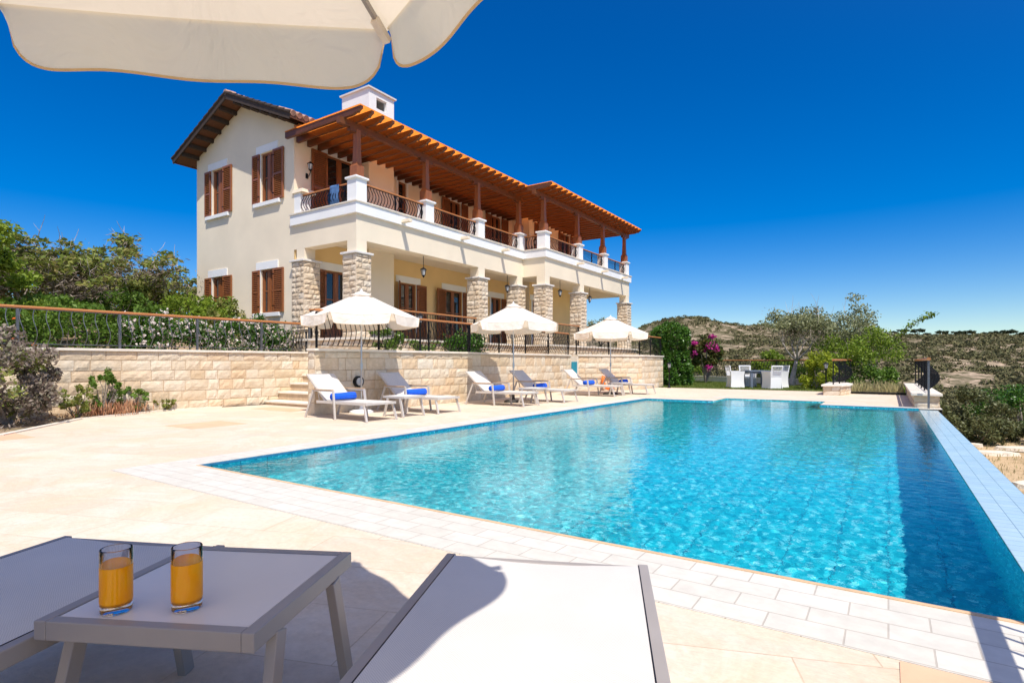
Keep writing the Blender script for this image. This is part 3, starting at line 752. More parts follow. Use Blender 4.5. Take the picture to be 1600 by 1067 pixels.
segs = [((-10.0, 7.62), (-10.0, 12.85), (1, 0)), ((-10.08, 12.87), (-10.3, 19.4), (1, 0)), ((-10.0, 19.5), (-8.42, 22.02), (.85, -.52)), ((-8.42, 22.04), (-8.56, 24.95), (1, 0))]
for a, b_, sd in segs:
    Lx = (Vector(b_) - Vector(a)).length
    railing_parts(f, a, b_, 1.39, 2.2, sd, A=.12, spacing=.135, posts=[Lx * i / max(1, round(Lx / 1.6)) for i in range(round(Lx / 1.6) + 1)], wig=.0)
# ------------------------------------------------------------------ the villa
V = empty('villa', (-13.5, 12.5, 1.7), 'two storey cream villa with stone pillars and a wooden pergola over its balcony', 'house')
XB, YF = -14.4, 10.2      # back wall of the balcony, gable / front end
WIN_G = [(-18.82, -18.12, 5.97, 7.48), (-16.05, -15.38, 5.97, 7.48), (-18.82, -18.12, 2.60, 3.92), (-16.05, -15.38, 2.60, 3.92)]
W1 = [(11.3, 12.2, 1.79, 3.93), (14.5, 15.3, 1.79, 3.93), (16.95, 18.0, 1.79, 3.93), (20.0, 20.75, 1.79, 3.93), (11.35, 12.4, 5.22, 7.5), (14.4, 14.8, 5.22, 7.5), (17.2, 17.9, 5.22, 7.5), (20.0, 20.75, 5.22, 7.5)]
W2 = [(21.98, 22.6, 1.79, 3.93), (22.85, 23.5, 5.22, 7.5), (24.8, 25.6, 5.22, 7.5)]
REV = .16
def open_wall(mb, u0, u1, z0, z1, ops, fn):
    us = sorted({u0, u1, *[o[0] for o in ops], *[o[1] for o in ops]}); zs = sorted({z0, z1, *[o[2] for o in ops], *[o[3] for o in ops]})
    for i in range(len(us) - 1):
        for j in range(len(zs) - 1):
            um, zm = (us[i] + us[i + 1]) / 2, (zs[j] + zs[j + 1]) / 2
            if any(o[0] < um < o[1] and o[2] < zm < o[3] for o in ops): continue
            mb.quad(fn(us[i], 0, zs[j]), fn(us[i + 1], 0, zs[j]), fn(us[i + 1], 0, zs[j + 1]), fn(us[i], 0, zs[j + 1]))
    for a, b_, c_, d_ in ops:
        q = [(a, c_), (b_, c_), (b_, d_), (a, d_)]
        for k in range(4):
            (ua, za), (ub, zc) = q[k], q[(k + 1) % 4]
            mb.quad(fn(ua, 0, za), fn(ub, 0, zc), fn(ub, REV, zc), fn(ua, REV, za))
G = lambda u, dd, z: (u, YF + dd, z)
Bk = lambda u, dd, z: (XB - dd, u, z)
XC = -13.5
Bc = lambda u, dd, z: (XC - dd, u, z)
w_ = MB(); w_.fixn = False
open_wall(w_, -19.8, -14.4, 1.2, 7.74, WIN_G, G)
w_.add([(-19.8, YF, 7.74), (-14.4, YF, 7.74), (-14.4, YF, 8.13), (-17.0, YF, 9.25), (-19.8, YF, 8.04)], [(0, 1, 2, 3, 4)])
w_.quad((-19.8, YF, 1.2), (-19.8, 27, 1.2), (-19.8, 27, 8.0), (-19.8, YF, 8.0))
w_.quad((-19.8, 27, 1.2), (XC, 27, 1.2), (XC, 27, 7.7), (-19.8, 27, 7.7))
# stub of wall at the gable end of the balcony
w_.build('gable_wall', 'plaster', V)
w_ = MB(); w_.fixn = False
open_wall(w_, YF, 21.7, 4.76, 8.1, [o for o in W1 if o[2] > 4], Bk)
open_wall(w_, 21.7, 26.7, 4.76, 7.8, [o for o in W2 if o[2] > 4], Bc)
w_.quad((XB, 21.7, 1.2), (XC, 21.7, 1.2), (XC, 21.7, 7.8), (XB, 21.7, 7.8))
w_.quad((XC, 26.7, 1.2), (XB - .5, 26.7, 1.2), (XB - .5, 26.7, 7.8), (XC, 26.7, 7.8))
w_.build('upper_wall', 'plaster', V)
w_ = MB(); w_.fixn = False
open_wall(w_, YF + .01, 21.7, 1.7, 4.76, [o for o in W1 if o[2] < 4], Bk)
open_wall(w_, 21.7, 26.7, 1.7, 4.76, [o for o in W2 if o[2] < 4], Bc)
w_.build('veranda_wall', 'plaster_bounce', V)
cb_ = MB(); cb_.box(XB - .1, -13.8, 12.5, 13.6, 1.7, 7.75); cb_.build('chimney_breast', 'plaster', V)
# terrace podium
pd = MB(); ring_box(pd, [(-14.5, 10.05), (-11.45, 10.05), (-11.45, 18.2), (-10.45, 18.2), (-10.45, 27.0), (-14.5, 27.0)], 1.0, 1.70)
pd.build('podium', 'mortar', V)
pf = MB(); pf.fixn = False; rr_ = random.Random(31)
for a, b_, n_ in (((-14.4, 10.05), (-11.45, 10.05), (0, -1)), ((-11.45, 10.05), (-11.45, 18.2), (1, 0)), ((-11.45, 18.2), (-10.45, 18.2), (0, -1)), ((-10.45, 18.2), (-10.45, 27), (1, 0))):
    stone_face(pf, a, b_, 1.2, 1.70, n_, rows=(.14, .2), lens=(.2, .5), rng=rr_, nx=3, nz=2)
pf.build('podium_stone', 'stone', V)
pc = MB(); ring_box(pc, [(-14.5, 10.0), (-11.39, 10.0), (-11.39, 18.14), (-10.39, 18.14), (-10.39, 27.05), (-14.5, 27.05)], 1.70, 1.765); pc.build('terrace_floor', 'coping', V)
# balcony beams, band, ceiling
bm_ = MB(); ring_box(bm_, [(-14.4, YF), (-11.74, YF), (-11.74, 18.4), (-10.75, 18.4), (-10.75, 26.7), (XC, 26.7), (XC, 26.34), (-11.11, 26.34), (-11.11, 18.76), (-12.1, 18.76), (-12.1, YF + .36), (-14.4, YF + .36)], 4.37, 5.07)
bm_.build('balcony_beam', 'plaster', V)
sl = MB(); ring_box(sl, [(-14.39, YF + .3), (-12.0, YF + .3), (-12.0, 18.6), (-11.0, 18.6), (-11.0, 26.5), (XC + .01, 26.5), (XC + .01, 21.71), (-14.39, 21.71)], 4.72, 5.20); sl.build('balcony_slab', 'plaster', V)
bd = MB(); ring_box(bd, [(-14.48, YF - .08), (-11.66, YF - .08), (-11.66, 18.32), (-10.67, 18.32), (-10.67, 26.78), (-13.4, 26.78), (-13.4, 26.30), (-11.15, 26.30), (-11.15, 18.80), (-12.14, 18.80), (-12.14, YF + .40), (-14.48, YF + .40)], 5.06, 5.35)
bd.build('balcony_band', 'white', V)
bd = MB(); ring_box(bd, [(-14.50, YF - .11), (-11.63, YF - .11), (-11.63, 18.29), (-10.64, 18.29), (-10.64, 26.81), (-13.4, 26.81), (-13.4, 26.28), (-11.17, 26.28), (-11.17, 18.82), (-12.16, 18.82), (-12.16, YF + .42), (-14.50, YF + .42)], 5.35, 5.385)
bd.build('band_coping', 'coping', V)
for yy, xx in ((11.85, -11.66), (14.55, -11.66), (16.9, -11.66), (20.9, -10.67), (23.3, -10.67), (25.6, -10.67)):
    MB().box(xx, xx + .30, yy - .07, yy + .07, 5.12, 5.20).build('rain_spout', 'plaster', V)
# stone pillars with caps and stubs
def pillar(cx, cy, seed, w=.53):
    rng_ = random.Random(seed); h = w / 2
    fb = MB(); fb.fixn = False
    for a, b_, n_ in (((-h, -h), (h, -h), (0, -1)), ((h, -h), (h, h), (1, 0)), ((h, h), (-h, h), (0, 1)), ((-h, h), (-h, -h), (-1, 0))):
        stone_face(fb, (cx + a[0], cy + a[1]), (cx + b_[0], cy + b_[1]), 1.765, 3.98, n_, rows=(.12, .19), lens=(.16, .40), gap=.014, proud=.024, rough=.012, rng=rng_, nx=4, nz=3)
    p = fb.build('stone_pillar', 'stone_pillar', V)
    MB().box(cx - h + .012, cx + h - .012, cy - h + .012, cy + h - .012, 1.765, 3.98).build('pillar_core', 'mortar_dark', p)
    MB().box(cx - h - .05, cx + h + .05, cy - h - .05, cy + h + .05, 3.98, 4.04).build('pillar_cap', 'sillstone', p, bevel=.01)
    MB().box(cx - .18, cx + .18, cy - .18, cy + .18, 4.04, 4.372).build('pillar_stub', 'plaster', p)
for i, (cx, cy) in enumerate(((-14.1, 10.38), (-11.92, 10.38), (-11.92, 15.75), (-11.92, 18.2), (-10.93, 18.58), (-10.93, 21.5), (-10.93, 26.5))):
    pillar(cx, cy, 40 + i, .56 if i == 0 else .53)
# balcony piers, posts, railings
piers = [(-11.92, 10.38), (-11.92, 13.1), (-11.92, 15.75), (-11.92, 18.38), (-10.93, 18.6), (-10.93, 21.4), (-10.93, 23.95), (-10.93, 26.5)]
for cx, cy in piers:
    b_ = MB(); b_.box(cx - .18, cx + .18, cy - .18, cy + .18, 5.385, 6.0); p = b_.build('pier', 'white', V)
    MB().box(cx - .23, cx + .23, cy - .23, cy + .23, 6.0, 6.06).build('pier_cap', 'white', p, bevel=.012)
    b_ = MB(); b_.box(cx - .13, cx + .13, cy - .13, cy + .13, 6.06, 6.36); b_.frustum(cx, cy, 6.36, 6.46, .26, .17); b_.frustum(cx, cy, 6.46, 6.95, .17, .14); b_.box(cx - .07, cx + .07, cy - .07, cy + .07, 6.95, 7.34)
    q = b_.build('pergola_post', 'post_wood', V)
    MB().bar((cx, cy - .28, 7.30), (cx, cy + .28, 7.30), .12, .09).build('post_head', 'pergola_y', q)
def brail(p0, p1, side, posts=()):
    f_ = bpy.data.objects.new('balcony_railing', None); COL.objects.link(f_); f_.parent = V
    railing_parts(f_, p0, p1, 5.385, 5.93, side, A=.10, spacing=.11, r=.0105, posts=posts, railr=.026)
brail((-14.2, 10.3), (-12.12, 10.3), (0, -1), (.02, 1.9))
MB().add([(-14.52, 10.1, 6.05), (-14.0, 10.1, 6.05), (-14.0, 10.56, 6.05), (-14.52, 10.56, 6.05)], [(0, 1, 2, 3)])
pb_ = MB(); pb_.box(-14.40, -14.12, YF + .002, 10.56, 5.385, 6.0); pb_.build('pier', 'white', V)
MB().frustum(-14.22, 10.4, 6.0, 6.10, .48, .44).build('pier_cap', 'plaster', V)
for (a, b_) in ((0, 1), (1, 2), (2, 3), (4, 5), (5, 6), (6, 7)):
    cx, ya = piers[a]; _, yb = piers[b_]
    brail((cx + .06, ya + .2), (cx + .06, yb - .2), (1, 0), (.06, (yb - ya - .4) / 2, yb - ya - .46))
brail((-11.7, 18.5), (-11.13, 18.5), (0, -1), (.05,))
# terrace railings between the pillars
def trail(p0, p1, side):
    f_ = bpy.data.objects.new('terrace_railing', None); COL.objects.link(f_); f_.parent = V
    railing_parts(f_, p0, p1, 1.765, 2.6, side, A=.04, spacing=.12, posts=(.05, (Vector(p1) - Vector(p0)).length - .05), railr=.026)
trail((-13.8, 10.3), (-12.2, 10.3), (0, -1)); trail((-11.75, 10.7), (-11.75, 15.4), (1, 0)); trail((-10.75, 18.9), (-10.75, 21.2), (1, 0)); trail((-10.75, 21.8), (-10.75, 24.2), (1, 0))
# pergola
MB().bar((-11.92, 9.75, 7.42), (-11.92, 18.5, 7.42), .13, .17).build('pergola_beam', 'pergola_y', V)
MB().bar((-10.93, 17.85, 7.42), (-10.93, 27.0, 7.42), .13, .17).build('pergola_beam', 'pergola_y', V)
def rafter(y, xo, xi=-14.38):
    prof = [(xi, 7.50), (xi, 7.67), (xo, 7.67), (xo, 7.60), (xo - .05, 7.585), (xo - .10, 7.555), (xo - .13, 7.52), (xo - .20, 7.535), (xo - .27, 7.515), (xo - .32, 7.50)]
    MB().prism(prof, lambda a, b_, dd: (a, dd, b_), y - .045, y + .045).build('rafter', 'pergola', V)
y = 9.93
while y < 17.9:
    rafter(y, -11.22); y += .37
y = 17.98
while y < 27.0:
    rafter(y, -10.22, -14.38 if y < 21.6 else -13.48); y += .405
cv = MB(); ring_box(cv, [(-14.36, 9.86), (-11.2, 9.86), (-11.2, 17.92), (-10.2, 17.92), (-10.2, 26.95), (-13.46, 26.95), (-13.46, 21.72), (-14.36, 21.72)], 7.674, 7.69); cv.build('pergola_cover', 'cover', V)
# roof
def roof_z(x): return 9.39 - abs(x + 17.0) * .431
rb = MB(); rb.fixn = False
for sgn in (-1, 1):
    NY = 280; NX = 1
    for i in range(NX + 1):
        x = -17.0 + sgn * 3.25 * i / NX
        for j in range(NY + 1):
            yy = 9.6 + 17.6 * j / NY
            rb.v.append((x, yy, roof_z(x) + .035 * abs(math.sin(j * math.pi / 4 + .4))))
    b0 = len(rb.v) - 2 * (NY + 1)
    for j in range(NY): rb.f.append((b0 + j, b0 + j + 1, b0 + NY + 1 + j + 1, b0 + NY + 1 + j))
rf = rb.build('roof', 'tile', V)
us = MB()
for sgn in (-1, 1):
    xa, xb_ = -17.0, -17.0 + sgn * 3.22
    us.add([(xa, 9.66, roof_z(xa) - .05), (xb_, 9.66, roof_z(xb_) - .05), (xb_, 27.1, roof_z(xb_) - .05), (xa, 27.1, roof_z(xa) - .05), (xa, 9.66, roof_z(xa) - .11), (xb_, 9.66, roof_z(xb_) - .11), (xb_, 27.1, roof_z(xb_) - .11), (xa, 27.1, roof_z(xa) - .11)],
           [(0, 1, 2, 3), (4, 5, 6, 7), (0, 1, 5, 4), (1, 2, 6, 5), (2, 3, 7, 6)])
us.build('soffit', 'soffit', rf)
rt = MB()
for k in range(60):
    yy = 9.6 + .3 * k; rt.tube([(-17.0, yy, 9.41), (-17.0, yy + .33, 9.43)], [.085, .10], 8)
rt.build('ridge_tiles', 'tile', rf)
ve = MB()
for k in range(11):      # pale verge tiles on top of the barge boards
    for sgn in (-1, 1):
        xa = -17.0 + sgn * 3.25 * k / 11; xb_ = -17.0 + sgn * 3.25 * (k + 1.08) / 11
        ve.tube([(xa, 9.62, roof_z(xa) + .012), (xb_, 9.62, roof_z(xb_) + .03)], [.045, .055], 8)
ve.build('verge_tiles', 'darkwood', rf)
for sgn in (-1, 1):
    xb_ = -17.0 + sgn * 3.24
    MB().bar((-17.0, 9.625, roof_z(-17.0) - .09), (xb_, 9.625, roof_z(xb_) - .09), .035, .17).build('barge_board', 'darkwood', rf)
    MB().bar((xb_, 9.62, roof_z(xb_) - .08), (xb_, 27.1, roof_z(xb_) - .08), .03, .10).build('fascia', 'soffit', rf)
for sgn, n_ in ((-1, 6), (1, 6)):
    for k in range(n_):
        x = -17.0 + sgn * (.25 + 2.75 * (k + .3) / n_)
        MB().bar((x, 9.66, roof_z(x) - .17), (x, 10.25, roof_z(x) - .17), .10, .13).build('purlin', 'darkwood', rf)
et = MB()
for k in range(85):
    yy = 9.68 + .21 * k
    x0_, x1_ = -14.35, -13.70
    et.tube([(x0_, yy, roof_z(x0_) + .02), (x1_, yy, roof_z(x1_) + .02)], [.075, .085], 8)
et.build('eave_tiles', 'tile', rf)
# chimney
ch = MB(); ch.fixn = True
ch.box(-15.08, -13.8, 12.5, 13.6, 7.75, 9.32); ch.box(-15.08, -14.95, 12.5, 13.6, 9.32, 9.86); ch.box(-13.93, -13.8, 12.5, 12.82, 9.32, 9.86); ch.box(-13.93, -13.8, 13.27, 13.6, 9.32, 9.86); ch.box(-13.93, -13.8, 12.82, 13.27, 9.67, 9.86); ch.box(-14.95, -13.93, 12.5, 12.62, 9.32, 9.86); ch.box(-14.95, -13.93, 13.48, 13.6, 9.32, 9.86)
cho = ch.build('chimney', 'white', V)
MB().add([(-15.14, 12.44, 9.86), (-13.74, 12.44, 9.86), (-13.74, 13.66, 9.86), (-15.14, 13.66, 9.86), (-15.14, 12.44, 9.91), (-13.74, 12.44, 9.91), (-13.74, 13.66, 9.91), (-15.14, 13.66, 9.91), (-14.44, 13.05, 9.95)],
         [(0, 3, 2, 1), (0, 1, 5, 4), (1, 2, 6, 5), (2, 3, 7, 6), (3, 0, 4, 7), (4, 5, 8), (5, 6, 8), (6, 7, 8), (7, 4, 8)]).build('chimney_cap', 'sillstone', cho)

# windows, doors and shutters.  fn(u, depth, z) -> world, u along the wall, depth into the wall
def shutter(par, fn, hinge, width, z0, z1, ang, sgn):
    """sgn = +1: leaf lies on the +u side of its hinge; ang 0 = flat on the wall, 90 = sticking out"""
    ca, sa = math.cos(R(ang)), math.sin(R(ang))
    def F(s, t, z): return fn(hinge + sgn * (s * ca - t * sa * 0), -(.02 + s * sa + t), z)
    def bx(mb, s0, s1, t0, t1, za, zb2):
        c8 = [F(s, t, z) for z in (za, zb2) for s, t in ((s0, t0), (s1, t0), (s1, t1), (s0, t1))]
        mb.add(c8, [(0, 3, 2, 1), (4, 5, 6, 7), (0, 1, 5, 4), (1, 2, 6, 5), (2, 3, 7, 6), (3, 0, 4, 7)])
    b_ = MB(); st_ = .055; zm = (z0 + z1) / 2
    bx(b_, 0, st_, 0, .045, z0, z1); bx(b_, width - st_, width, 0, .045, z0, z1)
    for za in (z0, zm - .03, z1 - .06): bx(b_, st_, width - st_, 0, .043, za, za + .06)
    z = z0 + .075
    while z < z1 - .08:
        if abs(z - zm) > .05: 
            c8 = [F(s, t, zz) for s, t, zz in ((st_, .036, z), (width - st_, .036, z), (width - st_, .008, z + .038), (st_, .008, z + .038), (st_, .040, z + .008), (width - st_, .040, z + .008), (width - st_, .012, z + .046), (st_, .012, z + .046))]
            b_.add(c8, [(0, 3, 2, 1), (4, 5, 6, 7), (0, 1, 5, 4), (1, 2, 6, 5), (2, 3, 7, 6), (3, 0, 4, 7)])
        z += .058
    bx(b_, st_, width - st_, .002, .006, z0 + .05, z1 - .05)
    o_ = b_.build('shutter', 'wood', V)
    hb = MB()
    for zz in (z0 + .18, z1 - .18): bx(hb, -.03, .07, .035, .045, zz, zz + .03)
    hb.build('hinge', 'iron', o_)
def opening(fn, a, b_, z0, z1, door, lint=None, sill=True, sh=((.5, 0), (.5, 0)), lw=.16, sgnflip=False, openleaf=False):
    def bx(mb, u0, u1, d0, d1, za, zb2):
        c8 = [fn(u, dd, z) for z in (za, zb2) for u, dd in ((u0, d0), (u1, d0), (u1, d1), (u0, d1))]
        mb.add(c8, [(0, 3, 2, 1), (4, 5, 6, 7), (0, 1, 5, 4), (1, 2, 6, 5), (2, 3, 7, 6), (3, 0, 4, 7)])
    fr = MB(); t = .055; e = .004
    bx(fr, a + e, a + t, .05, .13, z0 + e, z1 - e); bx(fr, b_ - t, b_ - e, .05, .13, z0 + e, z1 - e); bx(fr, a + t, b_ - t, .05, .13, z1 - t, z1 - e)
    bx(fr, a + t, b_ - t, .05, .13, z0 + e, z0 + t)
    mid = (a + b_) / 2
    if b_ - a > .5: bx(fr, mid - .05, mid + .05, .06, .12, z0 + t, z1 - t)
    for lo_, hi in (((a + t, mid - .05), (mid + .05, b_ - t)) if b_ - a > .5 else ((a + t, b_ - t),)):
        lo0, hi0 = lo_, hi
        bx(fr, lo0, lo0 + .045, .07, .11, z0 + t, z1 - t); bx(fr, hi0 - .045, hi0, .07, .11, z0 + t, z1 - t)
        if door:
            bx(fr, lo0 + .045, hi0 - .045, .07, .11, z0 + t, z0 + t + .35)
            bx(fr, lo0 + .045, hi0 - .045, .075, .105, z0 + (z1 - z0) * .58, z0 + (z1 - z0) * .58 + .04)
        else: bx(fr, lo0 + .045, hi0 - .045, .075, .105, z0 + (z1 - z0) * .5, z0 + (z1 - z0) * .5 + .035)
    o_ = fr.build('french_door' if door else 'window', 'wood', V)
    g_ = MB(); bx(g_, a + .02, b_ - .02, .095, .10, z0 + .02, z1 - .02); g_.build('pane', 'glass_dark', o_)
    bk = MB(); bx(bk, a + .01, b_ - .01, .150, .158, z0 + .01, z1 - .01); bk.build('backing', 'dark', o_)
    l0, l1 = lint or (a - .22, b_ + .22)
    tr_ = MB(); bx(tr_, l0, l1, -.025, .02, z1 + .01, z1 + .24); tr_.build('lintel', 'white', o_)
    jb = MB(); bx(jb, a - .10, a - .001, -.010, .02, z0, z1 + .008); bx(jb, b_ + .001, b_ + .10, -.010, .02, z0, z1 + .008); jb.build('jamb', 'white', o_)
    if sill:
        s_ = MB(); bx(s_, a - .30, b_ + .36, -.09, .04, z0 - .12, z0 - .005); s_.build('sill', 'white', o_, bevel=.006)
    if sh[0]: shutter(V, fn, a - .02, sh[0][0], z0 + .0, z1 - .01, sh[0][1], -1)
    if sh[1]: shutter(V, fn, b_ + .02, sh[1][0], z0 + .0, z1 - .01, sh[1][1], 1)
for k, (a, b_, z0, z1) in enumerate(WIN_G): opening(G, a, b_, z0, z1, False, sh=((.36, 0), (.5, 0)))
opening(Bk, *W1[0], True, sill=False, sh=((.42, 0), None)); opening(Bk, *W1[1], True, sill=False, sh=((.5, 40), (.5, 0))); opening(Bk, *W1[2], True, sill=False, sh=((.62, 10), (.5, 0))); opening(Bk, *W1[3], True, sill=False, sh=(None, (.6, 0)))
opening(Bk, *W1[4], True, sill=False, sh=((.56, 0), None)); opening(Bk, *W1[5], True, sill=False, sh=(None, None), lint=(14.2, 15.05)); opening(Bk, *W1[6], True, sill=False, sh=((.5, 5), (.4, 0))); opening(Bk, *W1[7], True, sill=False, sh=((.4, 0), (.5, 0)))
opening(Bc, *W2[0], True, sill=False, sh=(None, (.5, 0))); opening(Bc, *W2[1], True, sill=False, sh=((.7, 0), None)); opening(Bc, *W2[2], True, sill=False, sh=((.4, 0), (.45, 0)))

# ------------------------------------------------------------------ lanterns
def lantern_mb(root, x, y, z, s=1.0):
    """a six sided lantern whose cap top is at z"""
    b_ = MB(); b_.lathe([(.015 * s, 0), (.03 * s, -.02 * s), (.10 * s, -.07 * s), (.105 * s, -.085 * s)], (x, y, z), 6)
    b_.lathe([(.05 * s, -.27 * s), (.055 * s, -.255 * s), (.03 * s, -.29 * s), (.01 * s, -.33 * s)][::-1], (x, y, z), 6)
    for k in range(6):
        t = 2 * math.pi * k / 6
        b_.bar((x + .085 * s * math.cos(t), y + .085 * s * math.sin(t), z - .085 * s), (x + .052 * s * math.cos(t), y + .052 * s * math.sin(t), z - .26 * s), .009, .009)
    b_.build('lantern_cage', 'iron', root)
    MB().lathe([(.045 * s, -.25 * s), (.075 * s, -.09 * s)], (x, y, z), 6).build('lantern_glass', 'lampglass', root)
for x, y, lab in ((-11.92, 13.0, 'hanging black lantern left of the second pillar, nearest the gable'), (-11.92, 17.6, 'hanging black lantern beside the inner corner pillar'), (-10.93, 19.9, 'hanging black lantern right of the projecting corner pillar'), (-10.93, 22.6, 'farthest hanging black lantern against the blue sky')):
    t = empty('hanging_lantern', (x, y, 4.37), lab, 'lantern', 'lanterns hanging from the veranda beams')
    MB().bar((x, y, 4.37), (x, y, 4.03), .012, .012).build('chain', 'iron', t)
    lantern_mb(t, x, y, 4.03, 1.0)
def wall_lamp(x, y, z, lab):
    t = empty('wall_lamp', (x, y, z), lab, 'lamp', 'black wall lanterns on the balcony')
    MB().tube([(x, y, z - .12), (x + .10, y, z - .15), (x + .17, y, z - .05), (x + .17, y, z)], .012, 5).build('bracket', 'iron', t)
    MB().box(x, x + .02, y - .04, y + .04, z - .2, z - .05).build('back_plate', 'iron', t)
    lantern_mb(t, x + .17, y, z + .28, .95)
wall_lamp(-14.39, 10.62, 6.75, 'black wall lantern left of the nearest balcony door')
wall_lamp(-14.39, 19.2, 6.4, 'black wall lantern between the middle balcony doors')
wall_lamp(-13.49, 21.9, 6.4, 'black wall lantern left of the dark shutter past the balcony corner')
def lamp_post(x, y, z0, h, lab, grp='garden lamp posts'):
    t = empty('lamp_post', (x, y, z0), lab, 'lamp post', grp)
    MB().lathe([(.07, 0), (.075, .04), (.04, .08), (.035, .14), (.026, .18), (.024, h - .34), (.035, h - .33), (.02, h - .31)], (x, y, z0), 10).build('post', 'iron', t, smooth=True)
    lantern_mb(t, x, y, z0 + h, 1.0)
lamp_post(-10.25, 11.05, 1.30, 1.1, 'black lamp post behind the wall railing, between the first two parasols')
lamp_post(-7.85, 24.0, 0, 1.12, 'black lamp post in front of the tall dark hedge at the lawn edge')
lamp_post(-2.0, 24.85, 0, 1.12, 'black lamp post before the yellow-green bush by the low stone wall')
lamp_post(-10.35, 15.6, 1.30, .85, 'short black lamp post behind the railing, under the middle parasol')
# ------------------------------------------------------------------ parasols
def canopy_panel(mb, k, Rr=1.22, zt=2.1, za=2.60, r0=.10, nu=8, nv=10, seed=0, sg=.055):
    a0, a1 = R(60 * k), R(60 * (k + 1)); vs = []; rn = random.Random(seed + k)
    ph = rn.uniform(0, 6)
    for j in range(nv + 1):
        t = j / nv; r = r0 + (Rr - r0) * t; z = za + (zt - za) * t - .035 * math.sin(math.pi * t) * .3
        for i in range(nu + 1):
            s = i / nu
            x = r * ((1 - s) * math.cos(a0) + s * math.cos(a1)); y = r * ((1 - s) * math.sin(a0) + s * math.sin(a1))
            sag = sg * math.sin(math.pi * s) * t ** 1.2 * math.sin(math.pi * min(1, .15 + t * .62))
            wr = .006 * math.sin(9 * s + ph + 5 * t) * t * (1 - t) * 4 * math.sin(math.pi * s)
            vs.append((x, y, z - sag + wr))
    W = nu + 1
    mb.add(vs, [(j * W + i, j * W + i + 1, (j + 1) * W + i + 1, (j + 1) * W + i) for j in range(nv) for i in range(nu)])
    return [vs[nv * W + i] for i in range(W)]
def make_parasol(name, loc, rz, label, base_mat, flare=.035, H=.2, dense=1, top=0.0, pw=22, sg=.055, tilt=0):
    t = empty(name, (0, 0, 0), label, 'parasol', 'white parasols over the loungers')
    cv = MB(); cv.fixn = False; tm = MB()
    for k in range(6):
        canopy_panel(cv, k, nu=8 * dense, nv=8 * dense, zt=2.1 + top, za=2.60 + top, sg=sg)
    c_ = cv.build('canopy', 'canvas', t, world=False, smooth=True)
    vl = MB(); vl.fixn = False
    for k in range(6):
        a0, a1 = R(60 * k), R(60 * (k + 1)); am = (a0 + a1) / 2; Rr = 1.222
        nu = 22 * dense; nv = 6; vs = []; bot = []
        for i in range(nu + 1):
            s = i / nu; e = .012 + s * .976
            x = Rr * ((1 - e) * math.cos(a0) + e * math.cos(a1)); y = Rr * ((1 - e) * math.sin(a0) + e * math.sin(a1))
            sag = sg * math.sin(math.pi * e) * math.sin(math.pi * .77)
            q = abs(2 * s - 1)
            h = H * (1 - q ** pw) ** .5 * (1 - .022 * math.sin(3.1 * s + k)) + .012
            for j in range(nv + 1):
                tt = j / nv
                o = -.010 * (1 - tt) ** 4 + .001 + flare * tt ** 1.3 * (1 + .35 * math.sin(7 * s + 2 * k)) + .012 * tt * math.sin(15 * s + k * 1.7)
                vs.append((x + o * math.cos(am), y + o * math.sin(am), 2.1 + top - sag - h * tt + (.003 if j == 0 else 0)))
            bot.append(vs[-1])
        W = nv + 1
        vl.add(vs, [(i * W + j, (i + 1) * W + j, (i + 1) * W + j + 1, i * W + j + 1) for i in range(nu) for j in range(nv)])
        tm.tube(bot, .0045, 5)
    v_ = vl.build('valance', 'canvas', t, world=False, smooth=True); tm.build('piping', 'trim', v_, world=False)
    cp = MB()
    cp.lathe([(.25, 2.535 + top), (.20, 2.575 + top), (.10, 2.635 + top), (.02, 2.66 + top)], (0, 0, 0), 12); cp.fixn = False
    cp.build('vent_cap', 'canvas', t, world=False, smooth=True)
    MB().lathe([(.025, 2.64 + top), (.03, 2.66 + top), (.012, 2.70 + top), (.004, 2.71 + top)], (0, 0, 0), 10).build('finial', 'whiteplastic', t, world=False)
    MB().tube([(0, 0, .03), (0, 0, 2.62 + top)], .019, 12).build('pole', 'alu', t, world=False, smooth=True)
    MB().lathe([(.03, .95), (.032, 1.02), (.032, 1.08)], (0, 0, 0), 10).build('pole_joint', 'chrome', t, world=False)
    MB().lathe([(.05, 2.02 + top), (.055, 2.06 + top), (.05, 2.10 + top)], (0, 0, 0), 12).build('runner', 'iron', t, world=False)
    for k in range(6):
        a = R(60 * k); ca, sa = math.cos(a), math.sin(a)
        rb_ = MB().bar((.04 * ca, .04 * sa, 2.575 + top), (1.205 * ca, 1.205 * sa, 2.085 + top), .012, .018).build('rib', 'metal_frame', t, world=False)
        MB().bar((.05 * ca, .05 * sa, 2.06 + top), (.62 * ca, .62 * sa, 2.325 + top), .010, .014).build('strut', 'metal_frame', rb_, world=False)
        MB().bar((1.15 * ca, 1.15 * sa, 2.100 + top), (1.222 * ca, 1.222 * sa, 2.068 + top), .026, .022).build('tip_pocket', 'canvas', rb_, world=False)
    b_ = MB(); b_.lathe([(.26, 0), (.26, .035), (.20, .065), (.06, .08), (.04, .10), (.03, .28)], (0, 0, 0), 24)
    b_.build('base', base_mat, t, world=False)
    if tilt:      # the canopy is tipped a little on its tilting joint
        for o_ in t.children_recursive:
            if o_.type == 'MESH':
                for v in o_.data.vertices:
                    if v.co.z > 1.9: v.co.z += tilt * (1.05 - v.co.x * math.cos(R(30)) - v.co.y * math.sin(R(30)))
    t.location = loc; t.rotation_euler = (0, 0, rz)
    return t
make_parasol('parasol', (-9.62, 8.5, 0), R(-11.4), 'white parasol over the first two loungers, nearest to the steps', 'whiteplastic')
make_parasol('parasol', (-8.6, 13.0, 0), R(18.5), 'middle white parasol in front of the stone wall', 'concrete', top=.06)
make_parasol('parasol', (-7.92, 18.0, 0), R(-36.3), 'farthest white parasol, beside the orange lifebuoy', 'concrete')
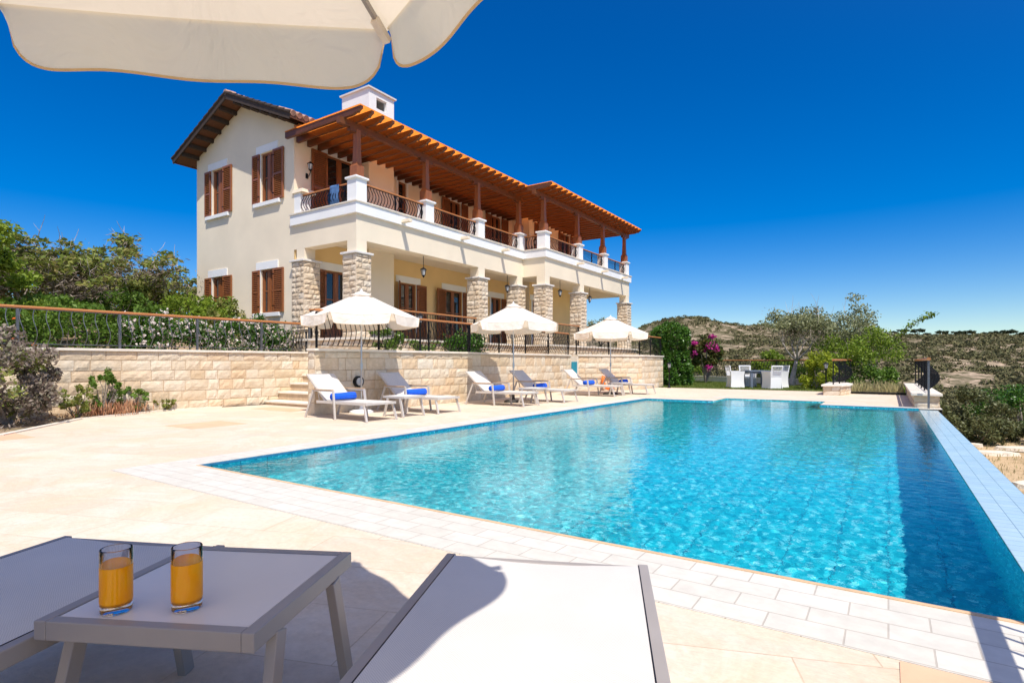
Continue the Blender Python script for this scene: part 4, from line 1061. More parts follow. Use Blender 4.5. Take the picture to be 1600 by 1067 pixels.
make_parasol('parasol', (-1.20, .17, 0), R(100.5), 'cream parasol overhead, its edge hanging into the top left of the view', 'concrete', flare=.03, H=.162, dense=3, top=.125, pw=11, sg=.014, tilt=.075)

# ------------------------------------------------------------------ loungers, tables, towels
def make_lounger(fm, raised=True, sh=0.0):
    t = empty('sun_lounger', (0, 0, 0))
    hinge = -.30; hw = .35; zs = .345
    f_ = MB()
    for s in (-1, 1):
        f_.bar((-.52 - sh, s * hw, zs - .02), (.95, s * hw, zs - .02), .035, .05)
    for x in (.935, -.52, hinge + .02): f_.bar((x, -hw + .017, zs - .022), (x, hw - .017, zs - .022), .03, .04, up=(0, 0, 1))
    f_.build('frame', fm, t, world=False, bevel=.004)
    for s in (-1, 1):      # dark groove where the sling is keyed into the rail
        MB().box(-.5 - sh, .93, s * (hw - .0155) - .0018, s * (hw - .0155) + .0018, zs + .0045, zs + .0062).build('sling_groove', 'iron', t, world=False)
    b_ = MB(); nx, ny = 16, 6; vs = []
    for i in range(nx + 1):
        for j in range(ny + 1):
            x = hinge + .02 + (.925 - hinge - .02) * i / nx; y = -hw + .018 + (2 * hw - .036) * j / ny
            vs.append((x, y, zs + .006 - .012 * math.sin(math.pi * j / ny)))
    W = ny + 1; b_.add(vs, [(i * W + j, (i + 1) * W + j, (i + 1) * W + j + 1, i * W + j + 1) for i in range(nx) for j in range(ny)])
    b_.fixn = False; b_.build('seat_sling', 'sling', t, world=False, smooth=True)
    ang = R(41) if raised else R(3); L_ = .78
    P = lambda s, y, o=0: (hinge - s * math.cos(ang) + o * math.sin(ang) * -1 * -1, y, zs + s * math.sin(ang) + o * math.cos(ang))
    f_ = MB()
    for s in (-1, 1): f_.bar(P(0, s * (hw - .03)), P(L_, s * (hw - .03)), .028, .032)
    f_.bar(P(L_ - .01, -(hw - .045)), P(L_ - .01, hw - .045), .03, .03); f_.bar(P(.35, -(hw - .045), -.01), P(.35, hw - .045, -.01), .02, .02)
    bf = f_.build('backrest_frame', fm, t, world=False, bevel=.003)
    b_ = MB(); vs = []
    for i in range(9):
        for j in range(7): vs.append(P(.0 + (L_ - .01) * i / 8, -(hw - .045) + 2 * (hw - .045) * j / 6, .018 - .012 * math.sin(math.pi * j / 6)))
    b_.add(vs, [(i * 7 + j, (i + 1) * 7 + j, (i + 1) * 7 + j + 1, i * 7 + j + 1) for i in range(8) for j in range(6)]); b_.fixn = False
    b_.build('backrest_sling', 'sling', t, world=False, smooth=True)
    if raised:
        s_ = MB()
        for s in (-1, 1): s_.bar(P(.42, s * .26, -.02), (hinge - .25, s * .26, zs - .05), .015, .02)
        s_.bar((hinge - .25, -.33, zs - .05), (hinge - .25, .33, zs - .05), .02, .02); s_.build('prop_stay', fm, t, world=False)
    for s in (-1, 1):
        MB().bar((.86, s * (hw + .0), zs - .03), (.955, s * (hw + .02), 0), .035, .042).build('leg', fm, t, world=False, bevel=.003)
        MB().bar((.02 - sh, s * (hw + .03), .53), (.09 - sh, s * (hw + .045), 0), .032, .042).build('leg', fm, t, world=False, bevel=.003)
        MB().bar((-.60 - sh, s * (hw + .03), .53), (-.83 - sh, s * (hw + .045), 0), .032, .042).build('leg', fm, t, world=False, bevel=.003)
        a_ = MB(); a_.bar((-.62 - sh, s * (hw + .03), .545), (.04 - sh, s * (hw + .03), .545), .035, .026); ar = a_.build('armrest', fm, t, world=False, bevel=.004)
        MB().bar((-.60 - sh, s * (hw + .03), .566), (.0 - sh, s * (hw + .03), .566), .05, .016).build('armrest_top', 'arm_wood', ar, world=False, bevel=.004)
    return t
pr = make_lounger('metal_light')
LG = [(-8.88, 7.52, 'white lounger nearest to the stone steps, in front of the round wall lamp'), (-8.88, 9.45, 'white lounger second from the steps, under the first parasol'),
      (-8.42, 12.1, 'white lounger left of the middle parasol pole'), (-8.22, 13.88, 'white lounger right of the middle parasol pole'),
      (-8.2, 17.1, 'white lounger left of the orange lifebuoy'), (-7.72, 18.85, 'white lounger right of the orange lifebuoy, farthest of the row')]
for i, (x, y, lab) in enumerate(LG):
    o = pr if i == 0 else copy_tree(pr)
    o.location = (x, y, 0); o.rotation_euler = (0, 0, R((-1, 1, .5, -1.5, 2, -1)[i])); tag(o, lab, 'sun lounger', 'sun loungers along the stone wall')
def near_lounger(foot, deg, lab, raised):
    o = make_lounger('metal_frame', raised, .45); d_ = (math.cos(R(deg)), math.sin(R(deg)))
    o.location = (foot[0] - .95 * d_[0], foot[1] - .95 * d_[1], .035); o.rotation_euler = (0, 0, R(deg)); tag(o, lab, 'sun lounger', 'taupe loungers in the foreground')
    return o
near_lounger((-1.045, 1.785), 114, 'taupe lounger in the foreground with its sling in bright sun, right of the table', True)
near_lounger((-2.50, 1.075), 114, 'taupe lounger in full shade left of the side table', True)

def make_table(fm, top, h=.42, w=.6, th=.045):
    t = empty('side_table', (0, 0, 0)); k = w / 2
    f_ = MB(); rw = .034
    f_.box(-k, k, -k, -k + rw, h - th, h); f_.box(-k, k, k - rw, k, h - th, h); f_.box(-k, -k + rw, -k + rw, k - rw, h - th, h); f_.box(k - rw, k, -k + rw, k - rw, h - th, h)
    f_.build('table_frame', fm, t, world=False, bevel=.003)
    MB().box(-k + rw + .003, k - rw - .003, -k + rw + .003, k - rw - .003, h - .02, h - .003).build('table_top', top, t, world=False, bevel=.001)
    for sx in (-1, 1):
        for sy in (-1, 1):
            MB().bar((sx * (k - .13), sy * (k - .012), h - th), (sx * (k - .03), sy * (k + .0), 0), .03, .05, up=(1, 0, .2)).build('leg', fm, t, world=False, bevel=.003)
    return t
pt = make_table('metal_light', 'whiteplastic')
for i, (x, y, lab) in enumerate(((-8.28, 8.45, 'small pale side table under the first parasol'), (-7.95, 13.0, 'small pale side table under the middle parasol'), (-7.55, 17.97, 'small pale side table under the farthest parasol'))):
    o = pt if i == 0 else copy_tree(pt)
    o.location = (x, y, 0); tag(o, lab, 'side table', 'side tables between the loungers')
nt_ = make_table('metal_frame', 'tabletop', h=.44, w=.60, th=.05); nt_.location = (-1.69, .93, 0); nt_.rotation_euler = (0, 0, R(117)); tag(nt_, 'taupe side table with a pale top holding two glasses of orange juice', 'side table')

def towel(x, y, z, L_, ang, lab):
    b_ = MB(); n = 26; pts = []
    r = .078
    for j, yy in enumerate((-L_ / 2, -L_ / 2 + .012, -.12 * L_, .15 * L_, L_ / 2 - .012, L_ / 2)):
        rr = r - (.012 if j in (0, 5) else 0)
        for k in range(n):
            a = 2 * math.pi * k / n
            q = rr * (1 + .05 * math.sin(a * 2 + j) + .02 * math.sin(5 * a + 2 * j)) ; pts.append((q * math.cos(a), yy, r + .92 * q * math.sin(a)))
    fs = [(j * n + k, j * n + (k + 1) % n, (j + 1) * n + (k + 1) % n, (j + 1) * n + k) for j in range(5) for k in range(n)] + [tuple(range(n)), tuple(range(5 * n, 6 * n))[::-1]]
    b_.add(pts, fs)
    sp = [(math.cos(a) * (.012 + .010 * a), -L_ / 2 - .003, r + .92 * math.sin(a) * (.012 + .010 * a)) for a in [k * .4 for k in range(16)]]
    b_.tube(sp, .005, 4)
    b_.add([(r * .9, -L_ / 2 + .01, r), (r * 1.04, -L_ / 2 + .01, r * .55), (r * 1.04, L_ / 2 - .01, r * .55), (r * .9, L_ / 2 - .01, r)], [(0, 1, 2, 3)])
    o = b_.build('rolled_towel', 'towel', None, (0, 0, 0), smooth=True)
    o.location = (x, y, z); o.rotation_euler = (0, 0, R(ang)); tag(o, lab, 'towel', 'rolled blue towels on the loungers')
for (x, y, l_), (dx, a) in zip(LG, ((-.15, 3), (-.02, -4), (-.10, 2), (-.05, 0), (-.10, -3), (-.08, 3))):
    side = {7.52: 'nearest to the steps', 9.45: 'second from the steps', 12.1: 'left of the middle parasol pole', 13.88: 'right of the middle parasol pole', 17.1: 'left of the lifebuoy', 18.85: 'right of the lifebuoy'}[y]
    towel(x + dx, y, .352, .58, a, 'rolled blue towel on the lounger ' + side)
# towel hung over the balcony rail
b_ = MB(); vs = []
for i in range(9):
    for j, z in enumerate((5.96, 5.90, 5.75, 5.6, 5.45)):
        vs.append((-12.85 + .045 * i, 10.24 + .012 * math.sin(i * 1.9) * (j + 1) * .5, z))
b_.add(vs, [(i * 5 + j, (i + 1) * 5 + j, (i + 1) * 5 + j + 1, i * 5 + j + 1) for i in range(8) for j in range(4)]); b_.fixn = False
hl = simple('faded_blue_towel', (.07, .16, .34), .95, var=.2, vscale=14)
o = b_.build('hanging_towel', hl, None, (-12.67, 10.24, 5.9), smooth=True); sm = o.modifiers.new('thick', 'SOLIDIFY'); sm.thickness = .012
tag(o, 'faded blue towel hung over the upper balcony rail by the corner pier', 'towel')

# glasses of juice
def glass(x, y, lab, top):
    t = empty('juice_glass', (x, y, .437), lab, 'drinking glass', 'glasses of orange juice on the table')
    Hh = .168; ro = .0375
    g_ = MB(); seg = 48; zj = .438
    g_.lathe([(.001, 0), (ro - .004, 0), (ro - .001, .004), (ro, .012), (ro, Hh - .002), (ro - .0012, Hh), (ro - .0016, Hh - .002), (ro - .0017, .03), (ro - .0025, .024), (ro - .008, .018), (.001, .018)], (x, y, .438), seg)
    # slanted rim
    g_.v = [(a, b, c + (.0 * ((a - x) * .83 + (b - y) * .55) / ro if c > .438 + Hh - .01 else 0)) for a, b, c in g_.v]
    g_.build('glass', 'clear', t, smooth=True)
    j_ = MB(); j_.lathe([(.001, .0185), (ro - .008, .0185), (ro - .0015, .024), (ro + .0006, .030), (ro + .0006, top), (ro - .001, top + .0008), (.001, top + .0012)], (x, y, .438), seg)
    j_.build('juice', 'juice', t, smooth=False)
glass(-1.715, .672, 'left glass of orange juice on the taupe table', .122)
glass(-1.575, .785, 'right glass of orange juice on the taupe table', .125)

# small wall things
t = empty('bulkhead_lamp', (-9.87, 8.62, .67), 'round black-rimmed bulkhead lamp on the stone wall behind the nearest lounger', 'lamp')
MB().tube([(-9.89, 8.62, .67), (-9.81, 8.62, .67)], .125, 20).build('lamp_rim', 'iron', t)
MB().tube([(-9.81, 8.62, .67), (-9.785, 8.62, .67), (-9.775, 8.62, .67)], [.092, .08, .05], 18).build('lamp_lens', 'lampglass', t)
c_ = Vector((-9.08, 20.48, .36)); tor = bpy.data.objects.new('lifebuoy', None); COL.objects.link(tor); tor.location = (c_.x, c_.y, .0); tag(tor, 'orange lifebuoy leaning against the stone wall between the two farthest loungers', 'lifebuoy')
ax = Vector((.85, -.52, .18)).normalized(); e1 = Vector((.52, .85, 0)).normalized(); e2 = ax.cross(e1).normalized()
b_ = MB(); n1, n2 = 36, 12; vs = []
for i in range(n1):
    a = 2 * math.pi * i / n1; rd = e1 * math.cos(a) + e2 * math.sin(a)
    for j in range(n2):
        q = 2 * math.pi * j / n2; vs.append(tuple(c_ + rd * (.27 + .075 * math.cos(q)) + ax * .06 * math.sin(q)))
b_.add(vs, [(i * n2 + j, ((i + 1) % n1) * n2 + j, ((i + 1) % n1) * n2 + (j + 1) % n2, i * n2 + (j + 1) % n2) for i in range(n1) for j in range(n2)]); b_.build('ring', 'orange', tor, smooth=True)
for k in range(4):
    a = 2 * math.pi * (k + .5) / 4; pts_ = []
    for j in range(13):
        q = 2 * math.pi * j / 12; rd = e1 * math.cos(a) + e2 * math.sin(a); pts_.append(tuple(c_ + rd * (.27 + .079 * math.cos(q)) + ax * .064 * math.sin(q)))
    MB().tube(pts_, .012, 6).build('band', 'whiteplastic', tor)
o = MB().box(-10.12, -9.89, 19.33, 19.358, .60, 1.12).build('wall_board', 'bluepanel', None, (-10.0, 19.34, .85)); o2 = o
tag(o, 'narrow turquoise board on the stone wall corner left of the farthest parasol', 'board')

# near corner railing (just outside the picture, its shadow falls across the coping)
f = empty('iron_fence', (1.0, 1.5, 0), 'railing beside the near right pool corner whose shadow crosses the coping', 'fence')
railing_parts(f, (.80, -.6), (.80, 3.05), 0, 1.0, (1, 0), A=.15, spacing=.13, r=.010, postr=.022, posts=(.05, 1.8, 3.55), railr=.042)

# ------------------------------------------------------------------ far end: low blocks, S railings, rear wall
def low_block(pts, z0, z1, lab, seed):
    root = empty('low_wall', (pts[0][0], pts[0][1], 0), lab, 'wall', 'low stone walls at the far pool end')
    core = MB(); ring_box(core, pts, z0, z1 - .06); core.build('mortar_core', 'mortar', root)
    fb = MB(); fb.fixn = False; rn = random.Random(seed); n = len(pts)
    for i in range(n):
        a, b_ = Vector(pts[i]), Vector(pts[(i + 1) % n]); dd = (b_ - a).normalized(); nn = Vector((dd.y, -dd.x))
        stone_face(fb, a, b_, z0, z1 - .06, nn, rows=(.14, .17), lens=(.22, .45), rng=rn, nx=4, nz=3)
    fb.build('stone_facing', 'stone', root)
    cx = sum(p[0] for p in pts) / n; cy = sum(p[1] for p in pts) / n
    cc = MB(); ring_box(cc, [(cx + (p[0] - cx) * 1.02 + (.05 if p[0] > cx else -.05), cy + (p[1] - cy) * 1.01 + (.04 if p[1] > cy else -.04)) for p in pts], z1 - .06, z1)
    cc.build('coping', 'coping', root, bevel=.008)
low_block([(.52, 16.92), (1.02, 16.92), (1.02, 24.8), (.52, 24.8)], -.02, .35, 'long low stone wall at the far right corner of the pool under an S-shaped railing', 5)
low_block([(-1.82, 21.6), (-1.32, 21.6), (-1.12, 22.4), (-1.10, 23.4), (-1.35, 24.5), (-1.82, 24.5)], -.02, .35, 'short curved low stone wall at the lawn corner under a short railing', 6)
f = empty('iron_fence', (.82, 17, 0), 'S-curved black railing with wooden rail on the low wall at the far right pool corner', 'fence')
railing_parts(f, (.80, 17.0), (.80, 24.7), .35, 1.18, (1, 0), A=.24, spacing=.17, r=.011, posts=(1.6, 3.3, 5, 7.6), railr=.035)
MB().bar((.80, 16.72, -.04), (.80, 16.72, 1.14), .045, .045).build('rail_post', 'greyiron', f); MB().tube([(.80, 16.62, 1.18), (.80, 17.0, 1.18)], .04, 10).build('rail_end', 'rail_wood', f)
f = empty('iron_fence', (-1.5, 22, .35), 'short S-curved black railing with wooden rail on the curved low wall', 'fence')
railing_parts(f, (-1.55, 21.9), (-1.32, 24.4), .35, 1.18, (1, 0), A=.24, spacing=.17, r=.011, posts=(.02, 1.2, 2.4), railr=.035)
f = empty('iron_fence', (-.3, 23.1, -.6), 'low dark handrail of the descending steps between the two low stone walls', 'fence')
railing_parts(f, (-1.05, 23.12), (.5, 23.12), -.65, .05, (0, 1), A=.05, spacing=.12, posts=(0, .8, 1.5), railr=.03, rail='iron')
rw = [(-14, 34.0), (-9.7, 33.8), (-2.9, 29.6), (-1.3, 27.4)]
wt = empty('low_wall', (-9.7, 33.8, 0), 'low cream wall closing the lawn at the back, below an iron fence', 'wall')
b_ = MB(); cc = MB()
for a, b2 in zip(rw[:-1], rw[1:]):
    b_.bar((*a, .02), (*b2, .02), .2, .5); cc.bar((*a, .29), (*b2, .29), .28, .04)
b_.build('wall_body', 'coping', wt); cc.build('coping', 'coping', wt)
f = empty('iron_fence', (-9.7, 33.8, .3), 'black S-curved fence with wooden rail at the back of the lawn behind the white chairs', 'fence')
for a, b2 in zip(rw[:-1], rw[1:]):
    Lx = (Vector(b2) - Vector(a)).length; dd = (Vector(b2) - Vector(a)).normalized()
    railing_parts(f, a, b2, .31, 1.2, (dd.y, -dd.x), A=.16, spacing=.17, r=.011, posts=[Lx * i / max(1, round(Lx / 2)) for i in range(round(Lx / 2) + 1)], railr=.035)

# ------------------------------------------------------------------ white chairs and table
def make_chair():
    t = empty('wicker_chair', (0, 0, 0)); b_ = MB()
    def flare(z): return .03 * ((z - .36) / .36) ** 2
    for s in (-1, 1):      # side panels: hourglass outline, open top arm
        vs = []; n = 8
        for j in range(n + 1):
            z = .02 + .70 * j / n; f2 = flare(z)
            for x in (-.27 - f2, .27 + f2):
                for yy in (s * (.26 + f2), s * (.225 + f2)): vs.append((x, yy, z))
        fs = []
        for j in range(n):
            a = j * 4; c = a + 4
            fs += [(a, a + 2, c + 2, c), (a + 1, c + 1, c + 3, a + 3), (a, c, c + 1, a + 1), (a + 2, a + 3, c + 3, c + 2)]
        fs += [(0, 1, 3, 2), (n * 4, n * 4 + 2, n * 4 + 3, n * 4 + 1)]
        b_.add(vs, fs)
    b_.box(.235, .27, -.225, .225, .02, .40); b_.box(-.27, -.235, -.225, .225, .02, .50)
    b_.build('body', 'whitewicker', t, world=False)
    f_ = MB()
    for s in (-1, 1): f_.bar((-.262, s * .215, .50), (-.335, s * .25, .94), .05, .035)
    f_.bar((-.335, -.25, .935), (-.335, .25, .935), .035, .05); f_.bar((-.262, -.2, .515), (-.262, .2, .515), .035, .03)
    f_.build('back_frame', 'whitewicker', t, world=False)
    g_ = MB()
    for k in range(1, 12):
        y = -.22 + .44 * k / 12
        g_.bar((-.262, y, .52), (-.332, y, .92), .006, .006)
    for k in range(1, 10):
        z = .52 + .40 * k / 10; x = -.262 - .07 * (z - .52) / .40
        g_.bar((x, -.22, z), (x, .22, z), .006, .006)
    g_.build('back_lattice', 'whitewicker', t, world=False)
    MB().box(-.23, .23, -.22, .22, .38, .46).build('cushion', 'bluegrey', t, world=False, bevel=.02)
    return t
M['whitewicker'] = simple('white_woven_resin', (.80, .80, .80), .7, var=.05, vscale=60, bscale=200, bdist=.003, obj=True)
ct = (-4.72, 26.15)
pc_ = make_chair()
for i, (a, dd, lab) in enumerate(((213.6, .93, 'white woven armchair at the left of the slate garden table'), (33.6, .95, 'white woven armchair at the right of the slate garden table'), (-56.4 + 12, 1.0, 'white woven armchair nearest the pool, its back to the camera'), (123.6, .95, 'white woven armchair at the far side of the slate garden table'))):
    o = pc_ if i == 0 else copy_tree(pc_)
    o.location = (ct[0] + dd * math.cos(R(a)), ct[1] + dd * math.sin(R(a)), .006); o.rotation_euler = (0, 0, R(a + 180)); tag(o, lab, 'chair', 'white woven chairs on the lawn')
t = empty('garden_table', (ct[0], ct[1], .006), 'slate blue square garden table between the white woven chairs', 'table', rz=R(33.6))
MB().box(-.5, .5, -.5, .5, .70, .745).build('table_top', 'bluegrey', t, world=False, bevel=.005)
MB().box(-.42, .42, -.42, .42, .62, .70).build('apron', 'bluegrey', t, world=False)
for sx in (-1, 1):
    for sy in (-1, 1): MB().box(sx * .41 - .05, sx * .41 + .05, sy * .41 - .05, sy * .41 + .05, 0, .70).build('leg', 'bluegrey', t, world=False)

# ------------------------------------------------------------------ plants
def stems(root, base, tips, r0, mat, name='stem', seg=5, wob=.1, seed=1):
    rn = random.Random(seed); b_ = MB()
    for tp in tips:
        p0 = Vector(base) + Vector((rn.uniform(-.012, .012), rn.uniform(-.012, .012), 0)); p1 = Vector(tp); n = 6; pts_ = []
        for k in range(n + 1):
            t_ = k / n; p = p0.lerp(p1, t_); p.z = p0.z + (p1.z - p0.z) * (t_ ** .8)
            if 0 < k < n: p += Vector((rn.uniform(-1, 1), rn.uniform(-1, 1), rn.uniform(-.5, .5))) * wob * (p1 - p0).length * .25
            pts_.append(p)
        b_.tube(pts_, [r0 * (1 - .8 * k / n) for k in range(n + 1)], seg)
    b_.build(name, mat, root)
def shrub(name, lab, cat, x, y, z0, rx, ry, h, mat, n, size, seed, clumps=16, cr=.35, z_low=.12, petals=None, group=None, bark='bark', shell=.55, nst=7, aspect=.55, vary2=None):
    rng = np.random.default_rng(seed); t = empty(name, (x, y, z0), lab, cat, group)
    zc = z0 + h * (z_low + 1) / 2; rz = h * (1 - z_low) / 2
    P_ = blob_points(rng, x, y, zc, rx, ry, rz, n, clumps, cr, shell); P_ = P_[P_[:, 2] > z0 + .02]
    leaves_mesh('foliage', mat, P_, size, t, rng=rng, aspect=aspect)
    if vary2:
        P2 = blob_points(rng, x, y, zc, rx, ry, rz, int(n * .25), clumps, cr, shell); P2 = P2[P2[:, 2] > z0 + .02]
        leaves_mesh('young_leaves', vary2, P2, size * .8, t, rng=rng)
    if petals:
        k = P_[rng.choice(len(P_), min(len(P_), petals[1]))]; cen = np.array([x, y, zc]); k = cen + (k - cen) * 1.04
        leaves_mesh('flowers', petals[0], k, petals[2], t, rng=rng, aspect=.9)
    tips = [P_[i] for i in rng.choice(len(P_), nst)]
    stems(t, (x, y, z0 - .05), tips, .02 * max(.6, h), bark, 'stems', seed=seed)
    return t
def branch_tree(name, lab, x, y, z0, height, spread, seed, leafmat, nleaf, lsize, barkmat='bark', trunk_r=.12, trunk_h=1.0, forks=5, levels=3, lean=(0, 0), bare=0, clump=.28, cat='tree', group=None, flat=1.0, greys=0):
    rn = random.Random(seed); rng = np.random.default_rng(seed); t = empty(name, (x, y, z0), lab, cat, group)
    tk = MB(); tips = []
    def grow(p, d, L_, r, lv):
        pts_ = [p]; rs2 = [r]; q = Vector(p); dd = Vector(d)
        n = 5
        for k in range(n):
            dd = (dd + Vector((rn.uniform(-1, 1), rn.uniform(-1, 1), rn.uniform(-.6, .8))) * .22).normalized()
            q = q + dd * L_ / n; pts_.append(q.copy()); rs2.append(r * (1 - .55 * (k + 1) / n))
        tk.tube(pts_, rs2, 6 if lv else 9, caps=True)
        if lv >= levels: tips.append(pts_[-1]); tips.append(pts_[3]); return
        for k in range(forks if lv == 0 else rn.choice((2, 3, 3))):
            a = rn.uniform(0, 6.28) if lv else 6.28 * k / forks + rn.uniform(-.4, .4)
            out_ = Vector((math.cos(a), math.sin(a), rn.uniform(.15, 1.0) * flat))
            nd = (dd * .55 + out_ * (.95 if lv == 0 else .7)).normalized()
            grow(pts_[-1] if k % 2 == 0 or lv == 0 else pts_[-2], nd, L_ * rn.uniform(.62, .95) if lv else spread * rn.uniform(.42, .62), rs2[-1] * .8, lv + 1)
    grow(Vector((x, y, z0 - .1)), Vector((lean[0], lean[1], 1)).normalized(), trunk_h, trunk_r, 0)
    tk.build('trunk', barkmat, t, smooth=True)
    T_ = np.array([tuple(p) for p in tips]); zmx = T_[:, 2].max()
    k = rng.integers(0, len(T_), nleaf); p = rng.normal(size=(nleaf, 3)); p /= np.linalg.norm(p, axis=1)[:, None]; p *= rng.uniform(size=(nleaf, 1)) ** .5 * clump * np.array([1.25, 1.25, .75])
    leaves_mesh('crown', leafmat, T_[k] + p, lsize, t, rng=rng)
    if greys:
        k = rng.integers(0, len(T_), greys); p = rng.normal(size=(greys, 3)) * clump * .8; p[:, 2] -= .4
        leaves_mesh('dry_twigs', 'leaf_twiggrey', T_[k] + p, lsize * 1.1, t, rng=rng, aspect=.12)
    if bare:
        for _ in range(bare):
            b_ = MB(); q = Vector(rn.choice(tips)); d0 = Vector((rn.uniform(-.5, .5), rn.uniform(-.5, .5), 1)).normalized(); L_ = rn.uniform(.6, 1.5); pts_ = [q]
            for _k in range(5): d0 = (d0 + Vector((rn.uniform(-1, 1), rn.uniform(-1, 1), .3)) * .25).normalized(); q = q + d0 * L_ / 5; pts_.append(q.copy())
            b_.tube(pts_, [.016, .013, .01, .008, .006, .004], 4)
            b_.tube([pts_[2], pts_[2] + Vector((rn.uniform(-.3, .3), rn.uniform(-.3, .3), .3))], [.008, .003], 4)
            b_.build('bare_twig', 'bark_pale', t)
    return t

# left garden: trees
branch_tree('fig_tree', 'broad low tree with sparse leaves and grey twigs behind the left iron fence', -21.0, 8.0, 1.5, 4, 3.5, 21, 'leaf_fig', 5600, .085, trunk_r=.2, trunk_h=1.3, forks=7, levels=3, bare=14, clump=.28, flat=.38, greys=6500)
branch_tree('fig_tree', 'leafy tree with tall bare twigs at the far left behind the fence', -20.0, 5.6, 1.3, 4, 3.0, 23, 'leaf_fig', 4600, .08, trunk_r=.17, trunk_h=1.2, forks=6, levels=3, bare=26, clump=.28, flat=.38, greys=5500)
branch_tree('fig_tree', 'olive-green tree beside the left corner of the villa', -23.5, 10.8, 1.4, 4, 3.0, 25, 'leaf_fig', 5200, .085, trunk_r=.17, trunk_h=1.3, forks=7, levels=3, bare=8, clump=.28, flat=.35, greys=4500)
branch_tree('fig_tree', 'bright green tree at the left edge of the picture', -16.6, 3.2, 1.4, 4, 1.9, 27, 'leaf_bright', 8000, .06, trunk_r=.1, trunk_h=.9, forks=6, levels=3, bare=3, clump=.26, flat=.9)
for o in [q for q in bpy.data.objects if q.name.startswith('fig_tree')]:
    o.scale = (1, 1, .70 if 'left edge' not in o['label'] else .85)
for i, (x, y, rx, h, mt, lab) in enumerate(((-18.6, 7.4, 1.5, 1.55, 'leaf_green', 'dense green bush below the broad tree behind the white flowers'), (-18.3, 9.3, 1.2, 1.7, 'leaf_bright', 'yellow-green bush beside the lower gable windows'), (-18.0, 5.6, 1.5, 1.45, 'leaf_green', 'wide green bush behind the fence, left of the broad tree'), (-17.0, 4.6, 1.2, 1.3, 'leaf_bright', 'pale green bush behind the left end of the wooden handrail'),
                                             (-22.5, 9.3, 2.2, 2.4, 'leaf_fig', 'olive-brown thicket left of the villa corner'), (-23.5, 6.6, 2.6, 2.6, 'leaf_fig', 'brownish thicket behind the broad tree'), (-23.0, 4.2, 2.6, 2.8, 'leaf_green', 'green thicket behind the far left tree'))):
    shrub('bush', lab, 'bush', x, y, garden_z(x, y) - .1, rx, rx * .8, h, mt, int(2600 * rx), .055 if rx < 2 else .075, 60 + i, clumps=26, cr=.3, petals=(('petal_orange', 40, .04) if i == 4 else None))
# hedges along the fence
def hedge_strip(name, lab, p0, p1, z0, zt, th, mat, n, size, seed, petals=None, cat='hedge'):
    rng = np.random.default_rng(seed); t = empty(name, (p0[0], p0[1], z0), lab, cat)
    s = rng.uniform(size=n); q = rng.normal(size=n) * .35; q = np.clip(q, -1, 1)
    top = z0 + (zt - z0) * (.80 + .22 * np.sin(s * 23 + seed) * np.sin(s * 9) + .10 * np.sin(s * 61))
    hgt = rng.uniform(size=n) ** .8
    d_ = np.array(p1) - np.array(p0)
    nrm = np.array([d_[1], -d_[0]]) / np.linalg.norm(d_)
    xy = np.array(p0) + s[:, None] * d_ + nrm * (q * th * (1 - .3 * hgt))[:, None]
    z = z0 + (top - z0) * hgt
    P_ = np.stack([xy[:, 0], xy[:, 1], z], 1) + rng.normal(size=(n, 3)) * .03
    # carve gaps
    keep = np.array([noise.noise(Vector((a * 2.2, b * 2.2, c * 2.6))) > -.24 for a, b, c in P_]); P_ = P_[keep]
    leaves_mesh('foliage', mat, P_, size, t, rng=rng)
    if petals:
        cl = P_[rng.choice(len(P_), petals[1] // 5)]; front = cl + np.array([.10, 0, .03])
        F_ = np.repeat(front, 5, 0) + rng.normal(size=(len(front) * 5, 3)) * .018
        leaves_mesh('flowers', petals[0], F_, petals[2], t, rng=rng, aspect=.9)
    tips = [P_[i] for i in rng.choice(len(P_), 30)]
    b_ = MB(); b_.tube([(p0[0], p0[1], z0), (p1[0], p1[1], z0)], .02, 5)
    for tp in tips:
        f_ = min(1, max(0, (tp[1] - p0[1]) / (p1[1] - p0[1])))
        b_.tube([(p0[0] + (p1[0] - p0[0]) * f_, p0[1] + (p1[1] - p0[1]) * f_, z0), (tp[0], tp[1], tp[2])], [.012, .004], 4)
    b_.build('stems', 'bark', t)
hedge_strip('flower_hedge', 'hedge full of small white flowers behind the iron fence left of the steps', (-14.4, 5.7), (-14.25, 9.9), 1.36, 2.3, .55, 'leaf_hedge', 13000, .034, 3, ('petal_white', 3300, .023))
hedge_strip('flower_hedge', 'green feathery hedge behind the left part of the iron fence', (-14.8, 2.4), (-14.5, 6.3), 1.36, 2.4, .6, 'leaf_green', 11000, .034, 4, ('petal_orange', 60, .02))
shrub('bush', 'small upright bush in front of the lower gable windows', 'bush', -15.6, 8.75, 1.4, .55, .5, 1.65, 'leaf_fig', 1700, .045, 81, clumps=14, cr=.32, vary2='leaf_bright')
shrub('bush', 'low white-flowering bush below the second lower gable window', 'bush', -14.9, 9.5, 1.38, .8, .45, 1.05, 'leaf_hedge', 2200, .035, 82, petals=('petal_white', 160, .022))
